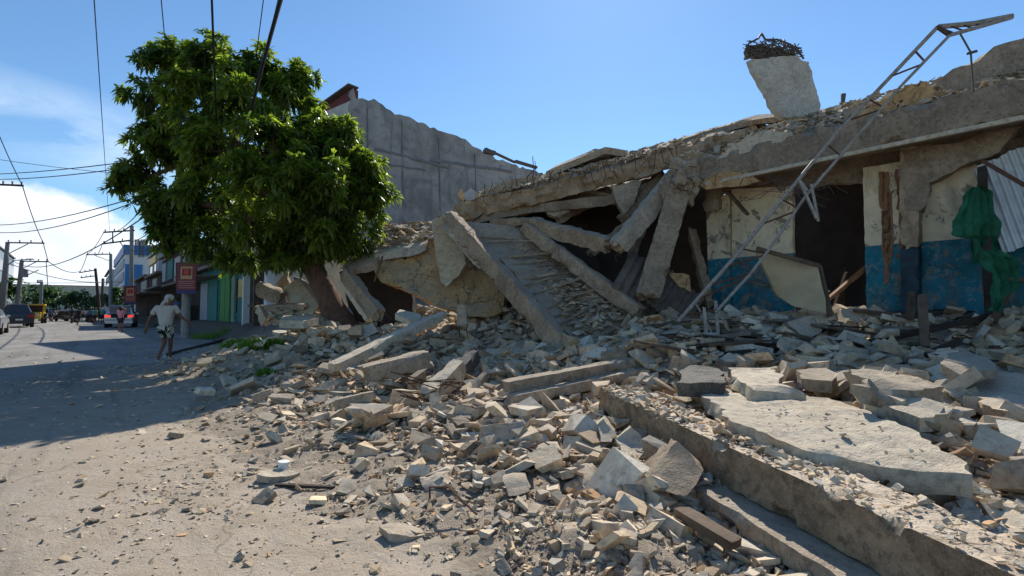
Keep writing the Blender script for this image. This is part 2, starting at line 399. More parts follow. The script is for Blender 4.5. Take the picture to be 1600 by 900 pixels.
def mat_ground(name, dirt):
    n = NT(name, .95, .12)
    g = n.t.nodes.new('ShaderNodeNewGeometry'); v = g.outputs['Position']
    a = n.noise(.35, 8, .65, .6, v=v); b = n.noise(2.6, 8, .7, .4, v=v); c = n.noise(38, 5, .75, v=v); d = n.noise(130, 3, .7, v=v)
    road = n.mix(n.step(a, .35, .65), (.225, .212, .195), (.30, .285, .262))
    road = n.mix(n.math('MULTIPLY', n.step(b, .48, .7), .45), road, (.165, .157, .145))
    dustc = n.mix(n.step(b, .35, .65), (.46, .38, .29), (.36, .295, .22))
    # dust lies thick beside the rubble and thins out along the open road
    dt = n.t.nodes.new('ShaderNodeVectorMath'); dt.operation = 'DOT_PRODUCT'; n.L(v, dt.inputs[0]); dt.inputs[1].default_value = tuple(NV)
    ds = n.t.nodes.new('ShaderNodeVectorMath'); ds.operation = 'DOT_PRODUCT'; n.L(v, ds.inputs[0]); ds.inputs[1].default_value = tuple(SV)
    near = n.math('ADD', n.step(dt.outputs['Value'], -3.6, 1.3), n.math('MULTIPLY', n.math('SUBTRACT', b, .5), 1.1))
    near = n.math('MULTIPLY', near, n.math('SUBTRACT', 1.0, n.step(ds.outputs['Value'], 7, 17)), clamp=True)
    col = n.mix(1.0 if dirt else near, road, dustc)
    if dirt: col = n.mix(n.math('MULTIPLY', n.step(n.noise(14, 6, .75, .5, v=v), .42, .66), .6), col, (.23, .185, .135))
    if dirt: col = n.mix(n.step(ds.outputs['Value'], 17, 25), col, (.13, .115, .095))
    col = n.mix(n.math('MULTIPLY', n.step(c, .55, .72), .6), col, (.15, .13, .11))
    col = n.mix(n.math('MULTIPLY', n.step(d, .58, .72), .5), col, (.52, .48, .42))
    if not dirt:
        # worn wheel tracks and patches follow the street
        cm = n.t.nodes.new('ShaderNodeCombineXYZ'); n.L(n.math('MULTIPLY', ds.outputs['Value'], .07), cm.inputs[0]); n.L(n.math('MULTIPLY', dt.outputs['Value'], 1.1), cm.inputs[1])
        tk = n.noise(1.6, 6, .6, .5, v=cm.outputs[0])
        col = n.mix(n.math('MULTIPLY', n.step(tk, .50, .66), .5), col, (.14, .13, .12))
        pt = n.noise(.16, 4, .5, 1.5, v=v)
        col = n.mix(n.math('MULTIPLY', n.step(pt, .56, .575), .30), col, (.17, .16, .15))
        cr = n.vor(.22, 'DISTANCE_TO_EDGE', v=None) if False else None
        ck = n.t.nodes.new('ShaderNodeTexVoronoi'); ck.feature = 'DISTANCE_TO_EDGE'; ck.inputs['Scale'].default_value = .26
        wv = n.t.nodes.new('ShaderNodeVectorMath'); wv.operation = 'ADD'
        nz = n.t.nodes.new('ShaderNodeTexNoise'); n.L(v, nz.inputs['Vector']); nz.inputs['Scale'].default_value = 1.1
        ns = n.t.nodes.new('ShaderNodeVectorMath'); ns.operation = 'SCALE'; ns.inputs['Scale'].default_value = 1.8
        n.L(nz.outputs['Color'], ns.inputs[0]); n.L(v, wv.inputs[0]); n.L(ns.outputs[0], wv.inputs[1]); n.L(wv.outputs[0], ck.inputs['Vector'])
        col = n.mix(n.math('MULTIPLY', n.math('SUBTRACT', 1.0, n.step(ck.outputs['Distance'], .001, .005)), .30), col, (.08, .075, .07))
    h = n.math('ADD', n.math('MULTIPLY', c, .5), n.math('MULTIPLY', d, .25))
    nor = n.bump(h, .9 if dirt else .6, .05)
    nor = n.bump(b, .35, .12, nor)
    return n.out(col, nor)
M['road'] = mat_ground('dusty_concrete_road', False)
M['dirt'] = mat_ground('rubble_dust_ground', True)

# ------------------------------------------------------------------ object helpers
def tag(o, label=None, cat=None, group=None, kind=None):
    if label: o['label'] = label
    if cat: o['category'] = cat
    if group: o['group'] = group
    if kind: o['kind'] = kind
    return o
def link(name, me, mat, parent=None, sharp=40, origin=True):
    o = bpy.data.objects.new(name, me); COL.objects.link(o)
    if mat is not None:
        for m_ in (mat if isinstance(mat, (list, tuple)) else [mat]): me.materials.append(m_)
    if sharp is not None and len(me.polygons):
        me.shade_smooth(); me.set_sharp_from_angle(angle=R(sharp))
    elif sharp is None and len(me.polygons) and not name.startswith(('body', 'shirt', 'shorts', 'head', 'crown')): me.shade_flat()
    if origin and len(me.vertices):
        co = np.empty(len(me.vertices) * 3); me.vertices.foreach_get('co', co); co = co.reshape(-1, 3)
        c = (co.min(0) + co.max(0)) / 2; c[2] = co[:, 2].min()
        co -= c; me.vertices.foreach_set('co', co.ravel()); me.update()
        o.location = Vector(c)
    if parent is not None:
        o.parent = parent
        if origin: o.location = o.location - world_loc(parent)
        else: o.location = -world_loc(parent)
    return o
def world_loc(o):
    v = Vector(o.location)
    while o.parent is not None:
        o = o.parent; v = v + Vector(o.location)
    return v
def empty(name, loc, label, cat, group=None):
    o = bpy.data.objects.new(name, None); COL.objects.link(o); o.location = loc; o.empty_display_size = .2
    return tag(o, label, cat, group)
def mesh(name, verts, faces):
    me = bpy.data.meshes.new(name); me.from_pydata([tuple(v) for v in verts], [], faces); me.validate(); me.update(); return me
class MB:
    """collects solid pieces that end up in ONE mesh"""
    def __init__(s): s.v = []; s.f = []
    def add(s, v, f):
        k = len(s.v); s.v += [Vector(x) for x in v]; s.f += [tuple(i + k for i in q) for q in f]; return s
    def box(s, c, ux, uy, uz):
        c, ux, uy, uz = map(Vector, (c, ux, uy, uz))
        v = [c + ux * a + uy * b + uz * d for d in (-.5, .5) for b in (-.5, .5) for a in (-.5, .5)]
        return s.add(v, [(0, 2, 3, 1), (4, 5, 7, 6), (0, 1, 5, 4), (2, 6, 7, 3), (0, 4, 6, 2), (1, 3, 7, 5)])
    def sbox(s, s0, s1, n0, n1, z0, z1):
        return s.box(SN((s0 + s1) / 2, (n0 + n1) / 2, (z0 + z1) / 2), SV * (s1 - s0), NV * (n1 - n0), (0, 0, z1 - z0))
    def bar(s, a, b, w, h=None, up=(0, 0, 1)):
        a, b = Vector(a), Vector(b); d = b - a; h = h or w; up = Vector(up)
        x = d.cross(up)
        if x.length < 1e-4: x = d.cross(Vector((1, 0, 0)))
        x.normalize(); y = x.cross(d).normalized()
        return s.box((a + b) / 2, x * w, y * h, d)
    def tube(s, pts, r, n=6, cap=True):
        pts = [Vector(p) for p in pts]; rr = r if isinstance(r, (list, tuple)) else [r] * len(pts)
        base = len(s.v); vs = []; fs = []
        ref = Vector((0, 0, 1)) if abs((pts[-1] - pts[0]).normalized().z) < .9 else Vector((1, 0, 0))
        for i, p in enumerate(pts):
            t = (pts[min(i + 1, len(pts) - 1)] - pts[max(i - 1, 0)]).normalized()
            x = t.cross(ref).normalized(); y = x.cross(t)
            for k in range(n):
                a = 2 * math.pi * k / n; vs.append(p + (x * math.cos(a) + y * math.sin(a)) * rr[i])
        for i in range(len(pts) - 1):
            for k in range(n):
                k2 = (k + 1) % n; fs.append((i * n + k, i * n + k2, (i + 1) * n + k2, (i + 1) * n + k))
        if cap: fs.append(tuple(range(n))[::-1]); fs.append(tuple((len(pts) - 1) * n + k for k in range(n)))
        return s.add(vs, fs)
    def build(s, name, mat, parent=None, sharp=35, origin=True):
        return link(name, mesh(name, s.v, s.f), mat, parent, sharp, origin)
def nz(p, f, o=3): return noise.fractal(Vector(p) * f, 1.0, 2.0, o)
def slab_mesh(pts, thick, rough=.03, step=.09, relief=.012, warp=.0, tdir=None, seed=0):
    """broken plate: outline points in space, thickness away from the outline, ragged edges"""
    pts = [Vector(p) for p in pts]; n = Vector((0, 0, 0)); c = sum(pts, Vector()) / len(pts)
    for i, p in enumerate(pts): n += (p - c).cross(pts[(i + 1) % len(pts)] - c)
    n.normalize(); x = (pts[1] - pts[0]).normalized(); x = (x - n * x.dot(n)).normalized(); y = n.cross(x)
    td = Vector(tdir).normalized() if tdir is not None else -n
    off = Vector((seed * 3.7, seed * 1.3, seed * 2.1))
    ring = []
    for i, p in enumerate(pts):
        q = pts[(i + 1) % len(pts)]; m = max(1, int((q - p).length / step)); e = (q - p).normalized(); out = e.cross(n)
        for k in range(m):
            w = p + (q - p) * (k / m)
            ring.append((w, out))
    L = max(1, int(thick / (step * .9)))
    rings = []
    for l in range(L + 1):
        t = l / L; rg = []
        for w, out in ring:
            b = w + td * (thick * t)
            j = nz(b + off, 3.5) * rough * 1.3 + nz(b + off, 11, 2) * rough * .7
            if 0 < l < L: j += noise.noise((b + off) * 9) * rough * .9
            rg.append(b + out * j + n * (nz(b + off, 2) * relief))
        rings.append(rg)
    vs = [v for rg in rings for v in rg]; fs = []; m = len(ring)
    for l in range(L):
        for k in range(m):
            k2 = (k + 1) % m; fs.append((l * m + k, (l + 1) * m + k, (l + 1) * m + k2, l * m + k2))
    for cap, rg in ((0, rings[0]), (1, rings[-1])):
        uv = [((v - c).dot(x), (v - c).dot(y)) for v in rg]
        zs = [(v - c).dot(n) for v in rg]
        us = [u for u, _ in uv]; ws = [w for _, w in uv]
        inner = []
        st = step * 1.15
        if (max(us) - min(us)) * (max(ws) - min(ws)) / st / st > 4500: st *= 1.8
        u = min(us) + st
        while u < max(us):
            w = min(ws) + st
            while w < max(ws):
                inner.append((u + random.uniform(-.3, .3) * st, w + random.uniform(-.3, .3) * st)); w += st
            u += st
        ok = []
        for (u, w) in inner:
            ins = False; j = m - 1; dmin = 9
            for i in range(m):
                a, b = uv[i], uv[j]
                if (a[1] > w) != (b[1] > w) and u < (b[0] - a[0]) * (w - a[1]) / (b[1] - a[1]) + a[0]: ins = not ins
                dd = (a[0] - u) ** 2 + (a[1] - w) ** 2
                if dd < dmin: dmin = dd
                j = i
            if ins and dmin > (st * .55) ** 2: ok.append((u, w))
        zm = sum(zs) / m
        allp = [Vector(p) for p in uv] + [Vector(p) for p in ok]
        r = delaunay_2d_cdt(allp, [], [list(range(m))], 1, 1e-5)
        vo, fo, orig = r[0], r[2], r[3]
        mp = {}
        for i, v in enumerate(vo):
            src = [k for k in orig[i] if k < m]
            if src: mp[i] = cap * L * m + src[0]
            else:
                b3 = c + x * v.x + y * v.y + n * zm
                # follow the outline's own height so the face stays one gentle surface
                ww = 0; zz = 0
                for k in range(0, m, 2):
                    q = 1 / ((uv[k][0] - v.x) ** 2 + (uv[k][1] - v.y) ** 2 + 1e-4) ; ww += q; zz += q * zs[k]
                b3 = c + x * v.x + y * v.y + n * (zz / ww + nz(b3 + off, 1.6) * relief * 2.2 + nz(b3 + off, 7) * relief + warp * 0)
                mp[i] = len(vs); vs.append(b3)
        for f in fo:
            g = [mp[i] for i in f]
            if len(set(g)) < 3: continue
            fs.append(tuple(g) if cap == 0 else tuple(g[::-1]))
    return vs, fs
def slab(name, pts, thick, mat, parent=None, rough=.03, step=.09, relief=.012, tdir=None, seed=0, label=None, cat=None, sharp=38, group=None):
    v, f = slab_mesh(pts, thick, rough, step, relief, 0, tdir, seed)
    o = link(name, mesh(name, v, f), mat, parent, sharp)
    return tag(o, label, cat, group) if label else o
def beam_mesh(p0, p1, w, h, up=(0, 0, 1), rough=.018, endr=.08, step=.09, seed=0, roll=0.0, chips=.5):
    p0, p1 = Vector(p0), Vector(p1); d = (p1 - p0); Ln = d.length; d.normalize()
    x = d.cross(Vector(up)).normalized(); y = x.cross(d)
    if roll: q = Matrix.Rotation(roll, 3, d); x = q @ x; y = q @ y
    prof = []
    a = max(2, int(w / (step * .8))); b = max(2, int(h / (step * .8)))
    for i in range(a): prof.append((-w / 2 + w * i / a, -h / 2))
    for i in range(b): prof.append((w / 2, -h / 2 + h * i / b))
    for i in range(a): prof.append((w / 2 - w * i / a, h / 2))
    for i in range(b): prof.append((-w / 2, h / 2 - h * i / b))
    m = len(prof); K = max(3, int(Ln / step)); off = Vector((seed * 2.3, seed, seed * 4.1)); vs = []; fs = []
    for k in range(K + 1):
        t = k / K
        for (u, v) in prof:
            corner = (abs(abs(u) - w / 2) < 1e-6) and (abs(abs(v) - h / 2) < 1e-6)
            b3 = p0 + d * (Ln * t) + x * u + y * v
            r = nz(b3 + off, 3) * rough * .35 + nz(b3 + off, 16, 3) * rough * .6
            sh = 1 + r / max(w, h) * 2
            if corner:
                cc_ = max(0, noise.noise((b3 + off) * 5) - (.35 - chips * .5)); sh -= min(.30, cc_ * 1.1)
            e = 0
            if k in (0, K): e = (noise.noise((b3 + off) * 9) * .9 + noise.noise((b3 + off) * 3)) * endr; sh *= .93
            vs.append(p0 + d * (Ln * t + e) + x * u * sh + y * v * sh)
    for k in range(K):
        for i in range(m):
            j = (i + 1) % m; fs.append((k * m + i, k * m + j, (k + 1) * m + j, (k + 1) * m + i))
    for k, rv in ((0, True), (K, False)):
        base = k * m; c0 = len(vs); inner = []
        cen = p0 + d * (Ln * k / K)
        for i in range(m):
            q = cen + (vs[base + i] - cen) * .55; q = q + d * (noise.noise((q + off) * 8) * endr)
            vs.append(q)
        cc2 = len(vs); vs.append(cen + d * (noise.noise((cen + off) * 5) * endr))
        for i in range(m):
            j = (i + 1) % m
            q1 = (base + i, base + j, c0 + j, c0 + i); q2 = (c0 + i, c0 + j, cc2)
            fs.append(q1[::-1] if rv is False else q1); fs.append(q2[::-1] if rv is False else q2)
    return vs, fs
def beam(name, p0, p1, w, h, mat, parent=None, label=None, cat=None, group=None, **k):
    v, f = beam_mesh(p0, p1, w, h, **k)
    me = mesh(name, v, f); bm = bmesh.new(); bm.from_mesh(me); bmesh.ops.recalc_face_normals(bm, faces=bm.faces); bm.to_mesh(me); bm.free()
    o = link(name, me, mat, parent, 38)
    if label and w > .15 and h > .15:
        rb_ = random.Random(int(k.get('seed', 0) * 7)); d_ = (Vector(p1) - Vector(p0)).normalized(); x_ = d_.cross(Vector(k.get('up', (0, 0, 1)))).normalized(); y_ = x_.cross(d_)
        for e_, s_ in ((Vector(p0), -1), (Vector(p1), 1)):
            for a_ in (-.32, .32):
                for b_ in (-.32, .32):
                    if rb_.random() < .45:
                        q0 = e_ - d_ * s_ * .1 + x_ * w * a_ + y_ * h * b_; l_ = rb_.uniform(.08, .32)
                        q1 = e_ + d_ * s_ * l_ * .6 + x_ * w * a_ + y_ * h * b_; q2 = q1 + d_ * s_ * l_ * .4 + Vector((rb_.uniform(-.08, .08), 0, rb_.uniform(-.10, .04)))
                        MB().tube([q0, q1, q2], .009, 5).build('rebar', M['rust'], o)
    return tag(o, label, cat, group) if label else o
def plank(name, a, b, w, t, mat, label, cat='plank', group=None, up=(0, 0, 1)):
    v, f = beam_mesh(a, b, w, t, up=up, rough=.004, endr=.03, step=.12, seed=random.random() * 9, chips=.2)
    me = mesh(name, v, f); bm = bmesh.new(); bm.from_mesh(me); bmesh.ops.recalc_face_normals(bm, faces=bm.faces); bm.to_mesh(me); bm.free()
    return tag(link(name, me, mat, None, 38), label, cat, group)
def corr_sheet(name, o0, ux, uy, waves, depth, mat, parent=None, label=None, cat=None, ragged=.03, bend=0.0, rows=10, group=None):
    """corrugated sheet: corner, edge across the ribs, edge along the ribs"""
    o0, ux, uy = Vector(o0), Vector(ux), Vector(uy); n = ux.cross(uy).normalized(); C = waves * 6; vs = []; fs = []
    for side in (0, 1):
        for j in range(rows + 1):
            for i in range(C + 1):
                u = i / C; v = j / rows
                e = 0
                if j in (0, rows): e = noise.noise(o0 + Vector((u * 9, j, 0))) * ragged
                q = o0 + ux * u + uy * (v + e) + n * (math.sin(u * waves * 2 * math.pi) * depth + bend * math.sin(v * math.pi) + noise.noise(o0 + Vector((u * 3, v * 3, 0))) * depth * 1.6 - side * .004)
                vs.append(q)
    m = C + 1; K = m * (rows + 1)
    for j in range(rows):
        for i in range(C):
            a = j * m + i; fs.append((a, a + 1, a + 1 + m, a + m)); fs.append((K + a, K + a + m, K + a + 1 + m, K + a + 1))
    for i in range(C): fs.append((i, K + i, K + i + 1, i + 1)); a = rows * m + i; fs.append((a, a + 1, K + a + 1, K + a))
    for j in range(rows): a = j * m; fs.append((a, a + m, K + a + m, K + a)); a += C; fs.append((a, K + a, K + a + m, a + m))
    o = link(name, mesh(name, vs, fs), mat, parent, 60)
    return tag(o, label, cat, group) if label else o
def skin_mesh(verts, edges, radii, levels=1):
    me = bpy.data.meshes.new('tmp'); me.from_pydata([tuple(v) for v in verts], edges, []); me.update()
    o = bpy.data.objects.new('tmp', me); COL.objects.link(o)
    md = o.modifiers.new('s', 'SKIN'); md.use_smooth_shade = True
    for i, r in enumerate(radii):
        r2 = r if isinstance(r, tuple) else (r, r)
        me.skin_vertices[0].data[i].radius = r2
    me.skin_vertices[0].data[0].use_root = True
    if levels: sb = o.modifiers.new('u', 'SUBSURF'); sb.levels = levels; sb.render_levels = levels
    dg = bpy.context.evaluated_depsgraph_get(); dg.update()
    res = bpy.data.meshes.new_from_object(o.evaluated_get(dg)); bpy.data.objects.remove(o); bpy.data.meshes.remove(me)
    return res

# ================================================================== THE SETTING: one ground sheet cut into road and dirt
def axis(n, lim0, lim1, k, c):
    t = np.linspace(-1, 1, n); v = np.sinh(k * t) / np.sinh(k)
    return c + np.where(v < 0, v * lim0, v * lim1)
gx = axis(560, 320, 320, 6.0, -.5); gy = axis(600, 60, 520, 5.6, 5.0)
GX, GY = np.meshgrid(gx, gy); fx_, fy_ = GX.ravel(), GY.ravel()
gz = ground_h(fx_, fy_)
re_ = rubble_edge(fx_, fy_)
lim = 1 - sstep(25, 60, np.hypot(fx_, fy_))
gz = gz + (sstep(-.3, 1.5, re_) * (fbm(fx_ * 1.7, fy_ * 1.7, 1.0, 5) - .47) * .30 + (fbm(fx_ * 7, fy_ * 7, 3.0, 3) - .43) * .012 + sstep(-.8, .6, re_) * (fbm(fx_ * 9, fy_ * 9, 4.0, 4) - .43) * .09) * lim
nx, ny = len(gx), len(gy)
idx = np.arange(nx * ny).reshape(ny, nx)
q = np.stack([idx[:-1, :-1], idx[:-1, 1:], idx[1:, 1:], idx[1:, :-1]], -1).reshape(-1, 4)
cx = fx_[q].mean(1); cy = fy_[q].mean(1)
nn = cx * .766 + cy * .643; ss = -cx * .643 + cy * .766
isroad = (rubble_edge(cx, cy) < 0) & (nn > -5.5 + .5 * vnoise(ss * .4, nn * 0)) & (ss < 380)
def submesh(name, mask, mat):
    f = q[mask]; u, inv = np.unique(f, return_inverse=True)
    me = bpy.data.meshes.new(name)
    co = np.stack([fx_[u], fy_[u], gz[u]], -1)
    me.vertices.add(len(u)); me.vertices.foreach_set('co', co.ravel())
    me.loops.add(f.size); me.loops.foreach_set('vertex_index', inv.reshape(-1).astype(np.int32))
    me.polygons.add(len(f)); me.polygons.foreach_set('loop_start', np.arange(0, f.size, 4, dtype=np.int32))
    me.update(calc_edges=True); me.validate()
    return tag(link(name, me, mat, None, 180, False), kind='structure')
submesh('road', isroad, M['road'])
submesh('ground', ~isroad, M['dirt'])

# ================================================================== RUBBLE: countless small stones as stuff, the largest 280 chunks one by one
def hull(n, sx, sy, sz, r_):
    bm = bmesh.new()
    for i in range(n):
        v = Vector((r_.uniform(-1, 1), r_.uniform(-1, 1), r_.uniform(-1, 1)))
        m = max(abs(v.x), abs(v.y), abs(v.z)); v = v / m * r_.uniform(.72, 1.0) if r_.random() < .75 else v
        bm.verts.new((v.x * sx, v.y * sy, v.z * sz))
    g = bmesh.ops.convex_hull(bm, input=bm.verts)
    bmesh.ops.delete(bm, geom=[e for e in g['geom_interior'] if isinstance(e, bmesh.types.BMVert)], context='VERTS')
    bmesh.ops.triangulate(bm, faces=bm.faces)
    bmesh.ops.recalc_face_normals(bm, faces=bm.faces)
    return bm
rr = random.Random(11)
def block(sx, sy, sz, r_):
    bm = bmesh.new(); drop = r_.randrange(8) if r_.random() < .5 else -1; k = 0
    for x in (-1, 1):
        for y in (-1, 1):
            for z in (-1, 1):
                j = lambda: r_.uniform(.78, 1.0) if r_.random() < .8 else r_.uniform(.45, .8)
                if k == drop:
                    for q_ in ((.2, 1, 1), (1, .2, 1), (1, 1, .2)): bm.verts.new((x * sx * q_[0] * j(), y * sy * q_[1] * j(), z * sz * q_[2] * j()))
                else: bm.verts.new((x * sx * j(), y * sy * j(), z * sz * j()))
                k += 1
    g = bmesh.ops.convex_hull(bm, input=bm.verts)
    bmesh.ops.triangulate(bm, faces=bm.faces); bmesh.ops.recalc_face_normals(bm, faces=bm.faces)
    return bm
tmpl = []
for i in range(30):
    bm = block(.5, rr.uniform(.22, .5), rr.choice((rr.uniform(.05, .14), rr.uniform(.12, .34))), rr) if i % 4 else hull(rr.choice((6, 7)), .5, rr.uniform(.3, .5), rr.uniform(.10, .34), rr)
    bm.verts.ensure_lookup_table()
    tmpl.append((np.array([v.co[:] for v in bm.verts]), np.array([[v.index for v in f.verts] for f in bm.faces]))); bm.free()
def scatter_stones(name, pos, size, tints, mat, squash=1.0):
    V = []; F = []; T = []; k = 0
    which = rng.integers(0, len(tmpl), len(pos))
    for t in range(len(tmpl)):
        sel = np.where(which == t)[0]
        if not len(sel): continue
        v, f = tmpl[t]; m = len(sel)
        ang = rng.uniform(0, 2 * np.pi, m); tx = rng.normal(0, .38, m); ty = rng.normal(0, .38, m)
        ca, sa = np.cos(ang), np.sin(ang)
        x = v[None, :, 0] * size[sel, None] * rng.uniform(.8, 1.35, (m, 1)); y = v[None, :, 1] * size[sel, None]; z = v[None, :, 2] * size[sel, None] * squash
        z, y = z * np.cos(tx)[:, None] + y * np.sin(tx)[:, None], y * np.cos(tx)[:, None] - z * np.sin(tx)[:, None]
        z, x = z * np.cos(ty)[:, None] + x * np.sin(ty)[:, None], x * np.cos(ty)[:, None] - z * np.sin(ty)[:, None]
        X = x * ca[:, None] - y * sa[:, None] + pos[sel, 0:1]; Y = x * sa[:, None] + y * ca[:, None] + pos[sel, 1:2]; Zz = z + pos[sel, 2:3]
        V.append(np.stack([X, Y, Zz], -1).reshape(-1, 3))
        F.append((f[None] + (np.arange(m) * len(v))[:, None, None] + k).reshape(-1, 3))
        T.append(np.repeat(tints[sel], len(v), 0)); k += m * len(v)
    V = np.concatenate(V); F = np.concatenate(F); T = np.concatenate(T)
    me = bpy.data.meshes.new(name); me.vertices.add(len(V)); me.vertices.foreach_set('co', V.ravel())
    me.loops.add(F.size); me.loops.foreach_set('vertex_index', F.ravel().astype(np.int32))
    me.polygons.add(len(F)); me.polygons.foreach_set('loop_start', np.arange(0, F.size, 3, dtype=np.int32)); me.update(calc_edges=True)
    at = me.attributes.new('tint', 'FLOAT_COLOR', 'POINT'); at.data.foreach_set('color', np.concatenate([T, np.ones((len(T), 1))], 1).ravel())
    return link(name, me, mat, None, None, False)
def tints(m, lo=.58, hi=1.16):
    b = rng.uniform(lo, hi, (m, 1)); w = rng.normal(0.0, .045, (m, 1))
    c = np.concatenate([b * (1 + w), b, b * (1 - w * 1.3)], 1)
    k = rng.random(m) < .035; c[k] = c[k] * np.array([1.0, .78, .6])            # the odd brick or clay fragment
    k = rng.random(m) < .05; c[k] = c[k] * 1.35
    return np.clip(c * np.array([1.02, 1.0, .965]), 0, 1.5)
def sample(m, r0, r1, amin=-56, amax=60):
    r = np.exp(rng.uniform(np.log(r0), np.log(r1), m)); a = np.radians(rng.uniform(amin, amax, m))
    return r * np.sin(a), r * np.cos(a), r
X, Y, r = sample(240000, 1.3, 17)
e = rubble_edge(X, Y)
dens = sstep(-.15, .9, e) * (0.35 + .65 * sstep(.30, .62, fbm(X * .9, Y * .9, 9.0))) 
keep = (rng.random(len(X)) < dens * .62) & ~((((X - 2.0) / .62) ** 2 + ((Y - 3.5) / 1.15) ** 2 < 1) & (rng.random(len(X)) < .8))
X, Y, r, e = X[keep], Y[keep], r[keep], e[keep]
size = np.exp(rng.normal(0, .80, len(X))) * (.0115 + .0052 * r) * (.55 + .75 * sstep(.2, 3.0, e))
size = np.clip(size, .012, .34)
z = ground_h(X, Y) + (fbm(X * 1.7, Y * 1.7, 1.0, 5) - .47) * .30 * sstep(-.3, 1.5, e) + size * rng.uniform(-.10, .38, len(X)) + sstep(.8, 3, e) * rng.uniform(-.02, .10, len(X))
tag(scatter_stones('rubble_stones', np.stack([X, Y, z], -1), size, tints(len(X)), M['rubble']), kind='stuff')
# crumbs strewn thinly over the road
X, Y, r = sample(80000, 1.2, 22, -60, 60)
e = rubble_edge(X, Y)
keep = (e < .3) & (rng.random(len(X)) < np.clip(np.exp(e * .7) * 1.1 * (.3 + 1.4 * sstep(.42, .65, fbm(X * .8, Y * .8, 12.0))), .02, 1)) & (X * .766 + Y * .643 > -7)
X, Y, r, e = X[keep], Y[keep], r[keep], e[keep]
size = np.clip(np.exp(rng.normal(0, .6, len(X))) * (.006 + .0022 * r), .005, .09)
tag(scatter_stones('road_grit', np.stack([X, Y, ground_h(X, Y) + size * .08], -1), size, tints(len(X), .6, 1.1), M['rubble'], .8), kind='stuff')

chunk_me = []
for i in range(22):
    bm = block(.5, rr.uniform(.26, .48), rr.uniform(.08, .30), rr) if i % 5 else hull(9, .5, rr.uniform(.32, .48), rr.uniform(.14, .36), rr)
    bmesh.ops.bevel(bm, geom=list(bm.edges), offset=.014, segments=1, affect='EDGES', clamp_overlap=True)
    bmesh.ops.triangulate(bm, faces=bm.faces)
    for _ in range(2): bmesh.ops.subdivide_edges(bm, edges=[e_ for e_ in bm.edges if e_.calc_length() > .11], cuts=1, use_grid_fill=True)
    bmesh.ops.triangulate(bm, faces=bm.faces)
    for v in bm.verts:
        nn_ = v.co.normalized(); v.co += nn_ * (nz(v.co + Vector((i * 5, 0, 0)), 5) * .03 + nz(v.co + Vector((i * 5, 9, 0)), 13, 2) * .016)
    zm = min(v.co.z for v in bm.verts)
    for v in bm.verts: v.co.z -= zm + .05
    me = bpy.data.meshes.new('concrete_chunk'); bm.to_mesh(me); bm.free()
    me.shade_flat(); chunk_me.append(me)
for me in chunk_me: me.materials.append(M['chunk'])
chunk_dk = [m_.copy() for m_ in chunk_me]
for me in chunk_dk: me.materials.clear(); me.materials.append(M['chunk_dark'])
def ground_hit(px, py):
    d = ray(px, py); t = 1.0
    for _ in range(400):
        x, y, z = d.x * t, d.y * t, CAMH + d.z * t
        if z <= gh(x, y) + .01: return Vector((x, y, z))
        t *= 1.012
    return Vector((x, y, z))
def put_chunk(x, y, z, s, dark, label, group, sq=1.0, rot=None):
    o = bpy.data.objects.new('concrete_chunk', rr.choice(chunk_dk if dark else chunk_me)); COL.objects.link(o)
    o.location = (x, y, z); o.rotation_euler = rot or (rr.gauss(0, .3), rr.gauss(0, .3), rr.uniform(0, 6.28)); o.scale = (s * rr.uniform(.9, 1.3), s, s * sq)
    return tag(o, label, 'chunk', group)
zones = [(-30, -14, 4.2, 13, 38, 'broken concrete chunk in the low rubble around the grass and the trunk foot', 'loose chunks below the tree'),
         (-14, 3, 7.4, 11.5, 40, 'broken concrete chunk on the slope below the ochre wall and long beam', 'loose chunks below the ochre wall'),
         (-16, 3, 4.2, 7.4, 40, 'broken chunk around the thick grey beam and the crumbling white beam end', 'loose chunks around the middle beams'),
         (3, 18, 6.6, 10.5, 40, 'broken concrete chunk between the ribbed beam and the foot of the fallen beams', 'loose chunks behind the ribbed beam'),
         (5, 26, 4.6, 6.6, 30, 'broken concrete chunk between the ribbed beam and the large pale slab', 'loose chunks beside the ribbed beam'),
         (22, 42, 5.0, 9.2, 46, 'broken grey chunk before the doorway and the blue and cream wall', 'loose chunks before the doorway'),
         (42, 56, 4.0, 9.0, 24, 'broken grey chunk at the right edge below the tin sheet', 'loose chunks at the right edge'),
         (38, 60, 2.0, 4.2, 14, 'pale chunk in the bottom right corner beyond the long foreground beam', 'loose chunks right of the long foreground beam')]
for a0, a1, r0, r1, cnt, lab, grp in zones:
    k = 0; tries = 0
    while k < cnt and tries < 4000:
        tries += 1
        xx, yy, r_ = sample(1, r0, r1, a0, a1); xx, yy, r_ = float(xx[0]), float(yy[0]), float(r_[0])
        e_ = float(rubble_edge(xx, yy)); n_ = xx * .766 + yy * .643
        if e_ < .8 or n_ > 9.3 or ((xx - 2.1) / .9) ** 2 + ((yy - 3.6) / 1.5) ** 2 < 1: continue
        s_ = min(.44, (.065 + .018 * r_) * math.exp(rr.gauss(0, .38)))
        put_chunk(xx, yy, gh(xx, yy) + s_ * .03 + .03, s_, rr.random() < .3, lab, grp, rr.uniform(.6, 1)); k += 1
k = 0
while k < 40:
    xx, yy, r_ = sample(1, 2.2, 6.5, -38, 25); xx, yy = float(xx[0]), float(yy[0]); e_ = float(rubble_edge(xx, yy))
    if not (-.4 < e_ < 2.2): continue
    s_ = rr.uniform(.05, .12)
    put_chunk(xx, yy, gh(xx, yy), s_, False, 'small angular concrete chunk lying in the sunlit dust of the foreground', 'chunks in the sunlit foreground dust'); k += 1

